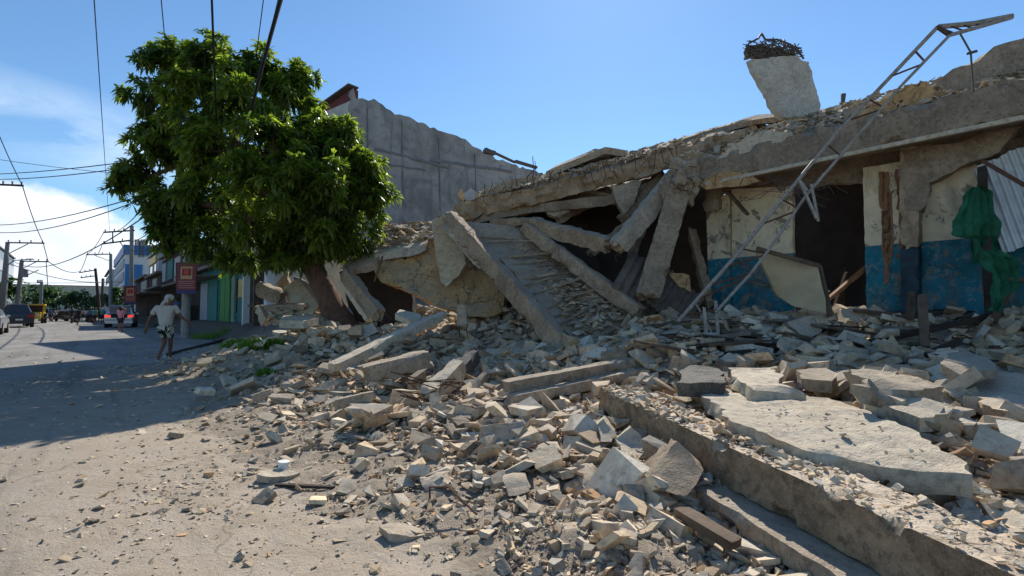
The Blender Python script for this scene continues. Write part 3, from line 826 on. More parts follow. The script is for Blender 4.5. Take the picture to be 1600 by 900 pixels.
# ================================================================== COLLAPSED BUILDING on the right: one thing with its standing and sagging parts
cb = empty('collapsed_building', SN(3, 10, 1.1), 'collapsed concrete building with cream and blue front wall and sagging roof slab', 'building')
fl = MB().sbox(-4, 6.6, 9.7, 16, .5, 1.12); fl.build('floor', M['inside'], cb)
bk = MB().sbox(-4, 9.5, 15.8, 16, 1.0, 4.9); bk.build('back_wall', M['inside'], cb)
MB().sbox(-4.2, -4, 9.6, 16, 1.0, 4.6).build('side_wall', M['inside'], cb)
NW = 10.0
def wallpart(name, px, thick=.16, n=NW, mat='paint', rough=.012, **k):
    pts = [N(a, b, n) for a, b in px]
    return slab(name, pts, thick, M[mat], cb, rough=rough, step=.12, relief=.004, tdir=NV, seed=px[0][0] * .01, **k)
wallpart('front_wall', [(1103, 318), (1140, 300), (1143, 560), (1110, 560)], .3, 9.97)
wallpart('front_wall', [(1143, 296), (1238, 290), (1240, 560), (1145, 560)], .12)
wallpart('front_wall', [(1348, 262), (1424, 250), (1428, 570), (1356, 570)], .16, 9.9)
wallpart('front_wall', [(1434, 300), (1456, 262), (1500, 240), (1534, 262), (1545, 575), (1438, 575)], .18, 9.95)
wallpart('front_wall', [(1548, 330), (1760, 330), (1760, 590), (1545, 590)], .15, 10.6)
wallpart('lintel', [(1120, 268), (1600, 215), (1600, 250), (1350, 268), (1350, 285), (1122, 302)], .14, 10.12, 'conc_dark', .03)
# stripped columns
for (px, w, top, bot) in ((1112, .30, 262, 330), ):
    a = N(px, top, 9.9); b = N(px + 3, bot, 9.9); beam('column', b, a, w, .3, M['conc_dark'], cb, up=NV, rough=.02, seed=3)
beam('column', N(1424, 385, 9.85), N(1424, 232, 9.85), .24, .28, M['conc_brown'], cb, up=NV, rough=.02, seed=5)
beam('column', N(1426, 565, 9.87), N(1424, 384, 9.87), .23, .28, M['paint_dark'], cb, up=NV, rough=.015, seed=6)
slab('broken_bracket', [N(1406, 232, 9.7), N(1500, 222, 9.7), N(1590, 196, 9.7), N(1560, 236, 9.7), N(1500, 262, 9.7), N(1452, 285, 9.7), N(1438, 330, 9.7), N(1412, 330, 9.7)], .24, M['conc_dark'], cb, rough=.05, tdir=NV, seed=4)
# edge beam over the front with its thin lip
bt0, bt1 = N(1082, 279, 9.35), N(1985, 40, 9.35)
tb = (bt0 + bt1) / 2
zt = 4.02
e0 = SN(5.55, 9.35, zt); e1 = SN(-3.5, 9.35, zt + .05)
beam('edge_beam', e0, e1, .42, .50, M['conc_dark'], cb, rough=.022, endr=.18, seed=8, step=.11)
MB().bar(e0 + Vector((0, 0, -.275)) - NV * .20 - SV * .4, e1 + Vector((0, 0, -.275)) - NV * .20, .07, .06).build('beam_lip', M['conc_light'], cb)
pl = [(1092, 288), (1122, 270), (1165, 268), (1188, 283), (1150, 292), (1104, 296)]
slab('plaster_patch', [N(a, b, 9.12) for a, b in pl], .04, M['ochre'], cb, rough=.02, tdir=NV, seed=2)
slab('plaster_patch', [N(a, b, 9.15) for a, b in [(1100, 262), (1150, 225), (1185, 205), (1236, 206), (1240, 218), (1180, 240), (1130, 256)]], .1, M['conc_light'], cb, rough=.03, tdir=NV, seed=3)
# roof slab rising behind the edge beam
rf = [SN(5.9, 9.45, 4.22), SN(-3.6, 9.5, 4.30), SN(-3.6, 12.6, 5.6), SN(1.0, 12.6, 5.62), SN(3.2, 12.3, 5.6), SN(5.9, 12.3, 5.72)]
slab('roof_slab', rf, .22, M['conc_dark'], cb, rough=.08, step=.2, relief=.04, tdir=(0, 0, -1), seed=11)
slab('roof_slab', [SN(5.4, 12.0, 5.5), SN(-3.6, 12.4, 5.5), SN(-3.6, 16, 5.0), SN(5.6, 16, 5.0)], .22, M['conc_dark'], cb, rough=.08, step=.3, tdir=(0, 0, -1), seed=12)
# sagging roof slab to the left, seen at its broken front edge
lf = [P(708, 322, 12.2), P(780, 303, 11.9), P(850, 290, 11.6), P(930, 268, 11.2), P(1010, 248, 10.8), P(1085, 222, 10.4), P(1160, 204, 10.7),
      P(1185, 188, 12.0), P(1130, 198, 12.4), P(1000, 235, 12.9), P(905, 255, 13.2), P(835, 281, 13.6), P(760, 300, 13.8)]
slab('sagging_roof_slab', lf, .38, M['conc_brown'], cb, rough=.10, step=.10, relief=.05, tdir=(0.05, .25, -1), seed=21)
slab('sagging_roof_slab', [P(725, 338, 12.3), P(830, 318, 11.9), P(945, 306, 11.4), P(1070, 270, 10.9), P(1100, 262, 13.2), P(900, 300, 14.2), P(740, 330, 14.2)], .22, M['conc_dark'], cb, rough=.10, step=.13, relief=.04, tdir=(0, .1, -1), seed=22)
slab('upper_roof_slab', [P(853, 268, 12.0), P(905, 246, 11.9), P(945, 230, 11.8), P(975, 234, 11.8), P(985, 240, 13), P(930, 232, 13.4), P(870, 258, 13.4)], .16, M['conc_brown'], cb, rough=.05, tdir=(0, 0, -1), seed=23)
slab('upper_roof_slab', [P(1065, 218, 11.0), P(1120, 200, 11.0), P(1180, 186, 11.2), P(1240, 180, 11.4), P(1330, 172, 11.3), P(1330, 166, 12.5), P(1180, 180, 12.5), P(1080, 210, 12.3)], .12, M['conc_dark'], cb, rough=.06, tdir=(0, 0, -1), seed=24)
slab('upper_roof_slab', [P(760, 300, 12.0), P(790, 283, 12.0), P(832, 275, 12.1), P(838, 285, 12.6), P(790, 295, 12.8)], .22, M['conc_brown'], cb, rough=.05, tdir=(0, 0, -1), seed=25)
# bent reinforcing bars along the broken slab edge
for i in range(26):
    px = 760 + i * 12 + rr.uniform(-5, 5); py = 322 - (px - 700) * .205; D = 12.1 - (px - 708) * .0048
    a = P(px, py - 22, D - .1); b = a + Vector((rr.uniform(-.10, .10), -.06, -rr.uniform(.15, .42))); c = b + Vector((rr.uniform(-.12, .12), rr.uniform(-.15, .05), -rr.uniform(.02, .15)))
    MB().tube([a, b, c], .009, 5).build('rebar', M['rust'], cb)
# parapet remains above the edge beam
slab('parapet_fragment', [N(1332, 190, 9.5), N(1355, 168, 9.5), N(1420, 135, 9.5), N(1448, 127, 9.5), N(1460, 140, 9.5), N(1456, 162, 9.5), N(1350, 192, 9.5)], .14, M['ochre'], cb, rough=.03, tdir=NV, seed=30)
slab('parapet_fragment', [N(1316, 170, 9.8), N(1340, 163, 9.8), N(1352, 168, 9.8), N(1345, 190, 9.8), N(1318, 192, 9.8)], .14, M['conc'], cb, rough=.03, tdir=NV, seed=31)
slab('parapet_fragment', [N(1458, 128, 10.2), N(1490, 112, 10.2), N(1570, 72, 10.2), N(1640, 40, 10.2), N(1680, 60, 10.2), N(1640, 120, 10.2), N(1560, 150, 10.2), N(1500, 150, 10.2), N(1470, 140, 10.2)], .35, M['conc'], cb, rough=.05, tdir=NV + Vector((0, 0, .3)), seed=32)
# chimney-like wall stub, steel stub and the tall plaster fragment standing on the roof
up = [(1174, 93), (1247, 85), (1252, 92), (1264, 97), (1280, 162), (1279, 180), (1262, 183), (1229, 184), (1215, 174), (1204, 149), (1180, 114)]
uf = slab('standing_wall_fragment', [P(a, b, 10.6) for a, b in up], .13, M['mottled'], cb, rough=.03, step=.05, relief=.008, tdir=(-.6, 1, 0), seed=40)
g = MB()
gp = [(1164, 84), (1170, 68), (1185, 60), (1190, 52), (1196, 62), (1215, 62), (1236, 70), (1248, 80), (1256, 92)]
for i in range(len(gp) - 1): g.tube([P(*gp[i], 10.65), P(*gp[i + 1], 10.7)], .022, 5)
for i in range(150):
    px = rr.uniform(1169, 1248); py = rr.uniform(64, 91)
    if px > 1225: py = max(py, 74)
    a = rr.uniform(0, 3.14); l = rr.uniform(6, 15)
    g.tube([P(px - l * math.cos(a), min(92, py - l * .5 * math.sin(a)), 10.6 + rr.uniform(-.05, .2)), P(px + l * math.cos(a), min(92, py + l * .5 * math.sin(a)), 10.62)], rr.uniform(.008, .018), 4)
g.build('exposed_lath', M['darksteel'], uf)
slab('broken_core', [P(a, b, 10.72) for a, b in [(1165, 92), (1168, 74), (1180, 78), (1190, 70), (1200, 76), (1215, 72), (1226, 80), (1240, 80), (1252, 94)]], .06, M['conc_dark'], uf, rough=.05, step=.07, tdir=(-.5, 1, 0), seed=41)
MB().tube([P(1318, 176, 10.6), P(1317, 160, 10.6), P(1318, 147, 10.6)], [.05, .04, .05], 7).build('pipe_stub', M['darksteel'], cb)
# loose debris lying on the slabs belongs to no one piece
def roofline(px): 
    return np.interp(px, [715, 850, 960, 1085, 1180, 1340, 1460, 1600], [318, 286, 262, 222, 192, 182, 165, 135])
def debris_on(name, lab, pts_, n_, smin, smax, mat='rubble'):
    pos = []; sz = []
    for _ in range(n_):
        a, b, t, j = rr.random(), rr.random(), None, None
        p = pts_[0] * (1 - a) * (1 - b) + pts_[1] * a * (1 - b) + pts_[2] * a * b + pts_[3] * (1 - a) * b
        s_ = math.exp(rr.uniform(math.log(smin), math.log(smax))); pos.append((p.x, p.y, p.z + s_ * .2)); sz.append(s_)
    o = scatter_stones(name, np.array(pos), np.array(sz), tints(len(pos), .55, 1.0), M[mat], .6); return tag(o, kind='stuff')
debris_on('roof_debris', '', [P(715, 318, 12.2), P(1085, 225, 10.4), P(1170, 190, 12.0), P(760, 300, 13.8)], 2200, .03, .18)
debris_on('roof_debris', '', [SN(5.6, 9.3, 4.28), SN(-3, 9.3, 4.34), SN(-3, 12.4, 5.6), SN(5.6, 12.2, 5.7)], 1900, .04, .20)
# interior clutter in the dark doorway
for i in range(9):
    a = SN(rr.uniform(2.6, 5), rr.uniform(11, 14), 1.15); plank('timber_offcut', a, a + Vector((rr.uniform(-1, 1), rr.uniform(-.5, .5), rr.uniform(.2, 1.1))), .09, .05, M['wood_dark'], 'dark timber offcut leaning inside the black doorway', 'timber', 'timber offcuts inside the doorway')
# stains running down the wall right of the doorway
for (x0, x1, y0, y1) in ((1373, 1381, 268, 330), (1378, 1390, 268, 443), (1385, 1394, 300, 430), (1399, 1406, 265, 330), (1404, 1411, 290, 430), (1396, 1409, 398, 404), (1376, 1390, 330, 410)):
    xm = (x0 + x1) / 2
    slab('paint_drip', [N(x0, y0, 9.885), N(x1, y0, 9.885), N(x1 + 2, (y0 + y1) / 2, 9.885), N(xm + 3, y1, 9.885), N(xm - 2, y1 - 4, 9.885), N(x0 + 1, (y0 + y1) / 2, 9.885)], .012, M['drip'], cb, rough=.02, step=.05, relief=0, tdir=NV, seed=x0)
beam('door_post', N(1419, 385, 9.75), N(1414, 268, 9.75), .05, .05, M['ply'], cb, up=NV, rough=.004)

# ---------------------------------------------------------------- things hanging on or leaning against the building
t = empty('bent_roof_truss', P(1060, 502, 7.6), 'long bent steel truss leaning over the beam with its tip pointing right', 'truss')
def chord(name, pts_, r_): 
    MB().tube(pts_, r_, 6).build(name, M['greysteel'], t)
c1 = [P(1060, 502, 7.5), P(1105, 450, 7.5), P(1160, 388, 7.55), P(1230, 302, 7.6), P(1310, 205, 7.5), P(1380, 132, 7.25), P(1465, 42, 6.95)]
c2 = [P(1118, 488, 7.35), P(1175, 425, 7.4), P(1200, 392, 7.4), P(1260, 305, 7.45), P(1340, 212, 7.3), P(1410, 132, 7.0), P(1484, 55, 6.8)]
c3 = [P(1465, 42, 6.95), P(1520, 37, 6.85), P(1582, 25, 6.75)]; c4 = [P(1484, 55, 6.8), P(1530, 42, 6.78), P(1582, 27, 6.75)]
chord('chord', c1, .028); chord('chord', c2, .022); chord('chord', c3, .034); chord('chord', c4, .026)
def along(c, u):
    u *= len(c) - 1; i = min(int(u), len(c) - 2); return c[i].lerp(c[i + 1], u - i)
for i in range(13):
    u = (i + .4) / 13.3
    MB().tube([along(c1, u), along(c2, min(1, u + (.045 if i % 2 else -.02)))], .014, 5).build('lacing_bar', M['rust'], t)
for i in range(6):
    MB().tube([along(c3, i / 6), along(c4, (i + .6) / 6.4)], .012, 5).build('lacing_bar', M['rust'], t)
MB().tube([P(1465, 42, 6.95), P(1484, 55, 6.8)], .03, 6).build('lacing_bar', M['rust'], t)
tag(MB().tube([P(1500, 52, 6.8), P(1508, 66, 6.8), P(1517, 82, 6.8), P(1520, 130, 6.8), P(1524, 165, 6.8)], .012, 5).tube([P(1512, 84, 6.8), P(1526, 80, 6.8)], .02, 5).build('hanging_wire', M['darksteel']), 'thin wire hanging from the bent tip of the truss', 'wire')
wv = MB()
for (a, b, c, d) in ((1249, 282, 1276, 342), (1268, 288, 1279, 346), (1252, 284, 1262, 298)): wv.bar(P(a, b, 7.3), P(c, d, 7.25), .05, .03)
tag(wv.build('folded_steel_strip', M['greysteel']), 'pale folded steel strip hanging in a v below the truss', 'steel strip')
tw = MB()
for i in range(40):
    p = P(1250 + rr.uniform(-45, 45), 290 + rr.uniform(-14, 12), 7.8 + rr.uniform(0, .8)); q_ = p + Vector((rr.uniform(-.5, .5), rr.uniform(-.2, .2), rr.uniform(-.3, .12)))
    tw.tube([p, (p + q_) / 2 + Vector((0, 0, rr.uniform(-.08, .08))), q_], .005, 4)
tag(tw.build('loose_wires', M['darksteel']), 'tangle of dry wires and twigs caught behind the truss above the doorway', 'wires')
for (a, b, c, d, D) in ((1085, 470, 1118, 530, 7.6), (1100, 480, 1104, 528, 7.4), (1128, 495, 1150, 540, 7.5), (1082, 500, 1140, 496, 7.7), (1118, 470, 1122, 525, 7.45)):
    plank('splintered_stick', P(a, b, D), P(c, d, D - .1), .045, .03, M['greysteel'], 'thin splintered batten at the foot of the bent truss', 'batten', 'battens at the truss foot')
# tilted cream panel
pn = slab('fallen_cream_panel', [P(1182, 391, 8.2), P(1278, 418, 7.9), P(1296, 492, 7.8), P(1240, 478, 8.1), P(1214, 462, 8.3)], .07, M['ply'], None, rough=.006, relief=.004, tdir=(0.05, 1, .1), seed=50)
tag(pn, 'tilted cream board panel with a dark frame leaning in front of the blue wall', 'panel')
pf = MB()
for a, b in (((1182, 388), (1280, 415)), ((1280, 415), (1298, 492)), ((1186, 396), (1292, 470)) if False else ((1278, 420), (1296, 494))): pf.bar(P(*a, 8.0), P(*b, 7.8), .05, .06)
pf.build('panel_frame', M['wood'], pn)
plank('loose_plank', P(1172, 440, 8.4), P(1202, 448, 8.2), .06, .04, M['wood'], 'short grey plank stub sticking out left of the cream panel')
plank('leaning_timber', P(1292, 470, 8.4), P(1358, 414, 8.6), .07, .06, M['wood_orange'], 'raw orange timber leaning across the dark doorway', 'timber')
plank('dangling_plank', N(1137, 300, 9.6), N(1168, 335, 9.5), .08, .05, M['wood'], 'short grey plank dangling under the left end of the edge beam')
plank('long_timber', P(1258, 557, 6.4), P(1565, 490, 6.9), .09, .07, M['wood_dark'], 'long dark timber lying across the rubble below the blue wall', 'timber')
plank('grey_timber', P(1392, 574, 5.9), P(1500, 534, 6.3), .08, .06, M['wood_dark'], 'shorter dark timber lying beside the upright brown post stump', 'timber')
plank('grey_plank', P(1226, 520, 6.9), P(1390, 556, 6.2), .10, .04, M['wood'], 'flat brown plank half buried under the long dark timber')
plank('thin_batten', P(1305, 540, 6.7), P(1400, 572, 5.95), .08, .05, M['wood'], 'grey batten under the crossing of the two dark timbers', 'batten')
plank('post_stump', P(1446, 542, 6.3), P(1440, 462, 6.6), .10, .09, M['wood'], 'upright brown post stump with a splintered top', 'post')
plank('post_stump', P(1422, 500, 6.8), P(1424, 455, 6.8), .07, .06, M['wood'], 'short thin post stump just left of the upright brown post', 'post')
plank('leaning_post', P(1549, 530, 6.9), P(1534, 262, 7.15), .10, .09, M['wood_dark'], 'dark leaning post behind the green tarp', 'post')
plank('brace_timber', P(1552, 505, 6.75), P(1580, 438, 6.6), .10, .07, M['wood'], 'short brown brace below the green tarp', 'timber')
plank('ledge_plank', P(1562, 436, 6.6), P(1640, 440, 6.5), .10, .05, M['wood'], 'grey horizontal plank at the right edge below the tin sheet')
plank('diagonal_pole', N(1536, 252, 9.3), N(1640, 312, 9.3), .05, .05, M['rust'], 'thin rusty pole lying across the corrugated sheet', 'pole')
corr_sheet('corrugated_sheet', N(1520, 262, 9.7) + Vector((0, 0, -.02)), N(1720, 170, 9.7) - N(1520, 262, 9.7), N(1568, 395, 9.6) - N(1520, 262, 9.7), 15, .022, M['zinc'], None, 'pale corrugated metal sheet hanging at the right edge of the building', 'metal sheet')
# crumpled green tarp
def drape(name, rows, D_, label, folds=3.5, amp=.07, seed=0):
    C = 30; vs_ = []; fs_a = []; Rn = 36
    for j in range(Rn + 1):
        y = rows[0][0] + (rows[-1][0] - rows[0][0]) * j / Rn
        xl = np.interp(y, [r[0] for r in rows], [r[1] for r in rows]); xr_ = np.interp(y, [r[0] for r in rows], [r[2] for r in rows])
        for i in range(C + 1):
            u = i / C; jag = noise.noise(Vector((j * .33, seed, 0))) * 5.0 if i in (0, C) else 0
            p = P(xl + (xr_ - xl) * u + jag, y + (noise.noise(Vector((i * .7, seed, 4))) * 5 if j in (0, Rn) else 0), D_)
            ph = u * folds * 6.28 + noise.noise(Vector((j * .09, seed, 1))) * 3.0
            p.y -= amp * (abs(math.sin(ph * .5)) ** .7) * .7 + noise.noise(Vector((u * 2.2, j * .09, seed))) * amp * 1.6 + noise.noise(Vector((u * 9, j * .2, seed))) * amp * .5
            vs_.append(p)
    for j in range(Rn):
        for i in range(C): a = j * (C + 1) + i; fs_a.append((a, a + 1, a + C + 2, a + C + 1))
    n0 = len(vs_); vs_ += [v + Vector((0, .012, 0)) for v in vs_]; fs_a += [tuple(k + n0 for k in f[::-1]) for f in fs_a]
    return tag(link(name, mesh(name, vs_, fs_a), M['tarp'], None, 60), label, 'tarp')
def cloth(name, pts_, label, amp=.12, seed=0, mat='tarp'):
    v, f = slab_mesh(pts_, .012, .03, .035, 0, 0, None, seed)
    n_ = (pts_[1] - pts_[0]).cross(pts_[2] - pts_[0]).normalized()
    for p in v:
        p += Vector((0, -1, 0)) * (abs(nz(p + Vector((seed, 0, 0)), 2.2)) * amp * 1.5 + abs(noise.noise(Vector((p.x * 14 + p.z * 5, 3, p.z * 2.5)))) * amp * 1.6)
    return tag(link(name, mesh(name, v, f), M[mat], None, 50), label, 'tarp')
drape('green_tarp', [(293, 1518, 1532), (300, 1508, 1548), (325, 1500, 1551), (345, 1490, 1556), (370, 1488, 1562), (374, 1512, 1564), (390, 1513, 1572), (410, 1520, 1580)], 7.0, 'crumpled green tarp draped over the dark leaning post', 5, .07, 1)
drape('green_rag', [(392, 1530, 1560), (408, 1534, 1584), (428, 1545, 1594), (448, 1548, 1592), (462, 1550, 1572), (486, 1546, 1560)], 6.55, 'torn green rag hanging over the brown brace at the right edge', 3.0, .07, 2)
cloth('green_scrap', [P(a, b, 6.1) for a, b in [(1342, 570), (1356, 564), (1376, 575), (1370, 582), (1345, 580)]], 'small green scrap of tarp in the rubble below the two timbers', .04, 3)
# heap of timber and boards before the wall
for i in range(52):
    px = rr.uniform(1060, 1600); py = rr.uniform(492, 560); D_ = 8.6 - (py - 490) * .032 - max(0, px - 1400) * .004
    c_ = P(px, py, D_); c_.z = gh(c_.x, c_.y) + rr.uniform(.10, .2); an = rr.gauss(0, .5); l_ = rr.uniform(.4, 1.7); dv = Vector((math.cos(an), math.sin(an) * .6, rr.gauss(0, .10))) * l_ * .5
    plank('broken_plank', c_ - dv, c_ + dv, rr.uniform(.05, .13), rr.uniform(.02, .05), M[rr.choice(('wood', 'wood_dark', 'wood', 'greyboard'))], 'splintered plank among the heaped boards below the blue wall', 'plank', 'splintered planks below the blue wall')

# ---------------------------------------------------------------- fallen members between roof and rubble
beam('fallen_beam', P(702, 338, 11.2), P(893, 556, 7.9), .30, .28, M['conc_brown'], None, 'long brown stair-like beam fallen from the roof edge to the rubble, left of its twin', 'beam', up=(0, 1, .4), rough=.02, seed=60)
beam('fallen_beam', P(820, 355, 11.2), P(1000, 490, 9.1), .26, .26, M['conc_brown'], None, 'second fallen diagonal beam running down right of the dusty slab', 'beam', up=(0, 1, .4), rough=.02, seed=61)
fs_ = slab('fallen_floor_slab', [P(722, 345, 11.6), P(835, 356, 11.5), P(905, 430, 10.5), P(995, 498, 9.4), P(905, 540, 8.5), P(850, 480, 9.3), P(790, 415, 10.3)], .16, M['conc_brown'], None, rough=.03, relief=.03, tdir=(0, .6, -1), seed=62)
tag(fs_, 'dusty sloping floor slab lying between the two diagonal beams', 'slab')
bars = MB()
for i in range(12):
    u = (i + rr.uniform(-.3, .3)) / 12; k_ = rr.uniform(0, 25); l_ = rr.uniform(18, 46); a = P(812 + u * 80 + k_, 396 + u * 90, 10.40 - u * 1.5); b = P(812 + u * 80 + k_ + l_, 396 + u * 90 - l_ * .08 + rr.uniform(-3, 3), 10.48 - u * 1.42)
    MB().tube([a, (a + b) / 2 + Vector((0, -.03, rr.uniform(0, .06))), b], .009, 5).build('rebar', M['rust'], fs_)
for i in range(13):
    u = (i + .3) / 14
    a = P(748 + u * 140, 366 + u * 160, 11.15 - u * 2.6); b = P(838 + u * 130, 372 + u * 105, 11.05 - u * 1.75)
    if rr.random() < .22: continue
    a = a + Vector((0, 0, rr.uniform(-.05, .05))); b = a.lerp(b, rr.uniform(.55, 1.0)) + Vector((0, 0, rr.uniform(-.05, .05)))
    mm = (a + b) / 2 + Vector((0, 0, rr.uniform(-.02, .02)))
    MB().bar(a + Vector((0, -.02, .02)), mm + Vector((0, -.02, .02)), .05, rr.uniform(.02, .045)).build('rib', M['conc_brown'], fs_)
    if rr.random() < .8: MB().bar(mm + Vector((0, -.02, .02)), b + Vector((0, -.02, .02)), .05, rr.uniform(.02, .045)).build('rib', M['conc_brown'], fs_)
debris_on('slab_debris', '', [P(845, 445, 10.0), P(930, 430, 10.3), P(995, 490, 9.35), P(905, 530, 8.6)], 700, .03, .18)
debris_on('slab_debris', '', [P(790, 380, 11.0), P(850, 385, 11.0), P(940, 460, 9.95), P(880, 480, 9.4)], 200, .02, .10)
beam('hanging_beam', P(832, 350, 11.3), P(950, 383, 9.9), .30, .27, M['conc_brown'], None, 'thick beam stub sticking out to the right above the sloping slab', 'beam', up=(0, 1, .4), rough=.03, seed=63, endr=.12)
beam('hanging_column', P(1062, 268, 10.6), P(966, 386, 9.6), .33, .30, M['conc'], None, 'broken column leaning left below the roof slab', 'column', up=(0, 1, .3), rough=.035, seed=64, endr=.14)
beam('leaning_column', P(1063, 292, 10.1), P(1012, 464, 9.1), .42, .34, M['conc_brown'], None, 'wide square column leaning almost upright left of the blue wall', 'column', up=(0, 1, .2), rough=.02, seed=65, roll=.35)
slab('hanging_fragment', [P(955, 288, 10.9), P(1000, 282, 10.8), P(992, 318, 10.8), P(975, 336, 10.8), P(966, 322, 10.8)], .2, M['conc_dark'], cb, rough=.05, tdir=(0, 1, 0), seed=66)
beam('inner_beam', P(1035, 275, 11.3), P(975, 345, 11.0), .3, .3, M['conc_dark'], cb, up=(0, 1, .3), rough=.03, seed=67)
def knot(c, r_, sd, name='torn_joint', mat='conc_dark'):
    bm = bmesh.new(); bmesh.ops.create_icosphere(bm, subdivisions=4, radius=1)
    for v in bm.verts:
        p = v.co.copy(); v.co = Vector((p.x * r_[0], p.y * r_[1], p.z * r_[2])) * (1 + nz(p * 1.0 + Vector((sd, 0, 0)), 1.8) * .45 + nz(p + Vector((sd, 0, 0)), 6, 2) * .2) + c
    me = bpy.data.meshes.new(name); bm.to_mesh(me); bm.free(); return link(name, me, M[mat], cb, 30)
knot(P(1068, 282, 10.0), (.34, .3, .42), 1); knot(P(1050, 300, 10.0), (.22, .2, .3), 2); knot(P(1082, 262, 10.2), (.3, .3, .3), 4, mat='conc_brown')
for i in range(14):
    a = P(1060 + rr.uniform(-20, 30), 280 + rr.uniform(-22, 22), 9.75); MB().tube([a, a + Vector((rr.uniform(-.2, .2), -.08, rr.uniform(-.25, .05)))], .007, 4).build('rebar', M['rust'], cb)
corr_sheet('old_tin_sheet', P(985, 392, 9.9), P(1062, 440, 9.9) - P(985, 392, 9.9), P(955, 448, 9.3) - P(985, 392, 9.9), 7, .025, M['oldzinc'], None, 'brown corrugated tin sheet wedged behind the leaning column', 'metal sheet', bend=-.1)
corr_sheet('old_tin_sheet', P(1045, 420, 9.8), P(1100, 468, 9.6) - P(1045, 420, 9.8), P(1010, 470, 9.0) - P(1045, 420, 9.8), 8, .022, M['oldzinc'], None, 'dark corrugated tin sheet lying low between leaning column and blue wall', 'metal sheet', bend=.1)
slab('cream_wall_scrap', [P(1042, 425, 9.7), P(1076, 430, 9.7), P(1080, 456, 9.6), P(1060, 448, 9.6)], .06, M['ochre'], None, rough=.02, tdir=(0, 1, 0), seed=70, label='small cream wall scrap beside the leaning column', cat='wall scrap')
# dark sheets added behind the fallen members, the void's shade put into their colour
slab('dark_void_sheet', [P(905, 300, 13.6), P(1120, 268, 13.6), P(1125, 500, 12.6), P(960, 500, 12.6), P(880, 420, 13.0)], .2, M['inside'], cb, rough=.04, step=.2, tdir=(0, 1, 0), seed=71)
slab('dark_void_sheet', [P(735, 345, 12.6), P(910, 320, 13.3), P(960, 500, 12.4), P(800, 520, 11.9)], .2, M['inside'], cb, rough=.04, step=.2, tdir=(0, 1, 0), seed=72)

for i, (x0, y0, d0, x1, y1, d1, w_, lab) in enumerate(((905, 300, 12.2, 985, 318, 11.4, .22, 'dark beam lying level in the void just under the sagging roof'), (870, 345, 12.0, 935, 312, 12.6, .18, 'short beam leaning up to the roof above the thick beam stub'), (925, 395, 11.2, 985, 345, 11.6, .16, 'thin broken column piece behind the left leaning column'),
        (1015, 330, 11.2, 985, 400, 10.6, .14, 'narrow post between the two leaning columns'), (1080, 360, 11.2, 1110, 480, 10.4, .16, 'dark post in the gap between the wide column and the blue wall'), (765, 348, 11.7, 835, 345, 11.4, .16, 'small beam piece lying along the top of the sloping slab'))):
    beam('broken_beam', P(x0, y0, d0), P(x1, y1, d1), w_, w_ * 1.1, M['conc_brown'], None, lab, 'beam', up=(0, 1, .3), rough=.03, seed=400 + i, endr=.12)
for i, (px, py, D_, w_, lab) in enumerate(((865, 322, 11.9, .7, 'cracked plate hanging under the sagging roof above the thick stub'), (915, 470, 9.6, .6, 'flat broken plate lying on the lower part of the sloping slab'), (1045, 500, 8.9, .6, 'plate leaning at the foot of the wide leaning column'), (1010, 290, 11.3, .5, 'jagged plate wedged above the left leaning column'))):
    pts = []; a0 = rr.random() * 6
    for j in range(6):
        an = a0 + j * 1.047; r_ = w_ * .5 * rr.uniform(.6, 1.2); pts.append(P(px, py, D_) + Vector((r_ * math.cos(an), r_ * math.sin(an) * .4, r_ * math.sin(an) * .7)))
    slab('broken_plate', pts, .12, M['conc_brown'], None, rough=.05, relief=.02, tdir=(0, 1, -.4), seed=420 + i, step=.06, label=lab, cat='plate')
# ---------------------------------------------------------------- fallen ochre walls under the tree side
ow = slab('fallen_ochre_wall', [P(a, b, D) for a, b, D in [(588, 402, 11.6), (612, 392, 11.7), (645, 378, 11.8), (690, 372, 11.8), (735, 385, 11.7), (775, 410, 11.5), (792, 452, 11.0), (785, 485, 10.7), (760, 498, 10.5), (735, 494, 10.5), (700, 484, 10.6), (664, 470, 10.7), (640, 458, 10.8), (618, 448, 11.0), (592, 438, 11.3), (584, 420, 11.5)]], .26, M['ochre'], None, rough=.035, relief=.03, tdir=(0.1, 1, -.2), seed=80)
tag(ow, 'large cracked ochre plaster wall slab fallen beside the tree', 'wall slab')
def crack(par, pts_, w):
    g = MB()
    for i in range(len(pts_) - 1):
        a, b = pts_[i], pts_[i + 1]; m = (a + b) / 2 + Vector((rr.uniform(-.03, .03), -.0, rr.uniform(-.03, .03))); g.tube([a, m, b], [w * rr.uniform(.4, 1), w, w * rr.uniform(.4, 1)], 5)
    g.build('crack', M['black'], par, origin=True)
slab('hanging_plaster_wall', [P(a, b, D) for a, b, D in [(674, 345, 11.4), (692, 336, 11.4), (712, 352, 11.3), (722, 385, 11.1), (728, 412, 10.8), (716, 430, 10.7), (698, 448, 10.6), (688, 440, 10.7), (680, 395, 11.0)]], .16, M['ochre_pale'], None, rough=.02, relief=.01, tdir=(.25, 1, 0), seed=81, label='narrow ochre wall piece hanging beside the top of the long beam', cat='wall piece')
st = empty('stack_of_tiles', P(715, 400, 11.0), 'stack of thin broken tiles sliding beside the top of the long beam', 'tiles')
for i in range(9):
    y0 = 352 + i * 7
    slab('tile', [P(690 + i * 6, y0, 10.95 - i * .09), P(722 + i * 6, y0 - 2, 11.05 - i * .09), P(731 + i * 6, y0 + 4, 10.75 - i * .09), P(700 + i * 6, y0 + 8, 10.75 - i * .09)], .045, M['conc_light'] if i % 3 else M['conc'], st, rough=.012, step=.07, seed=i, tdir=(0, 0, -1))
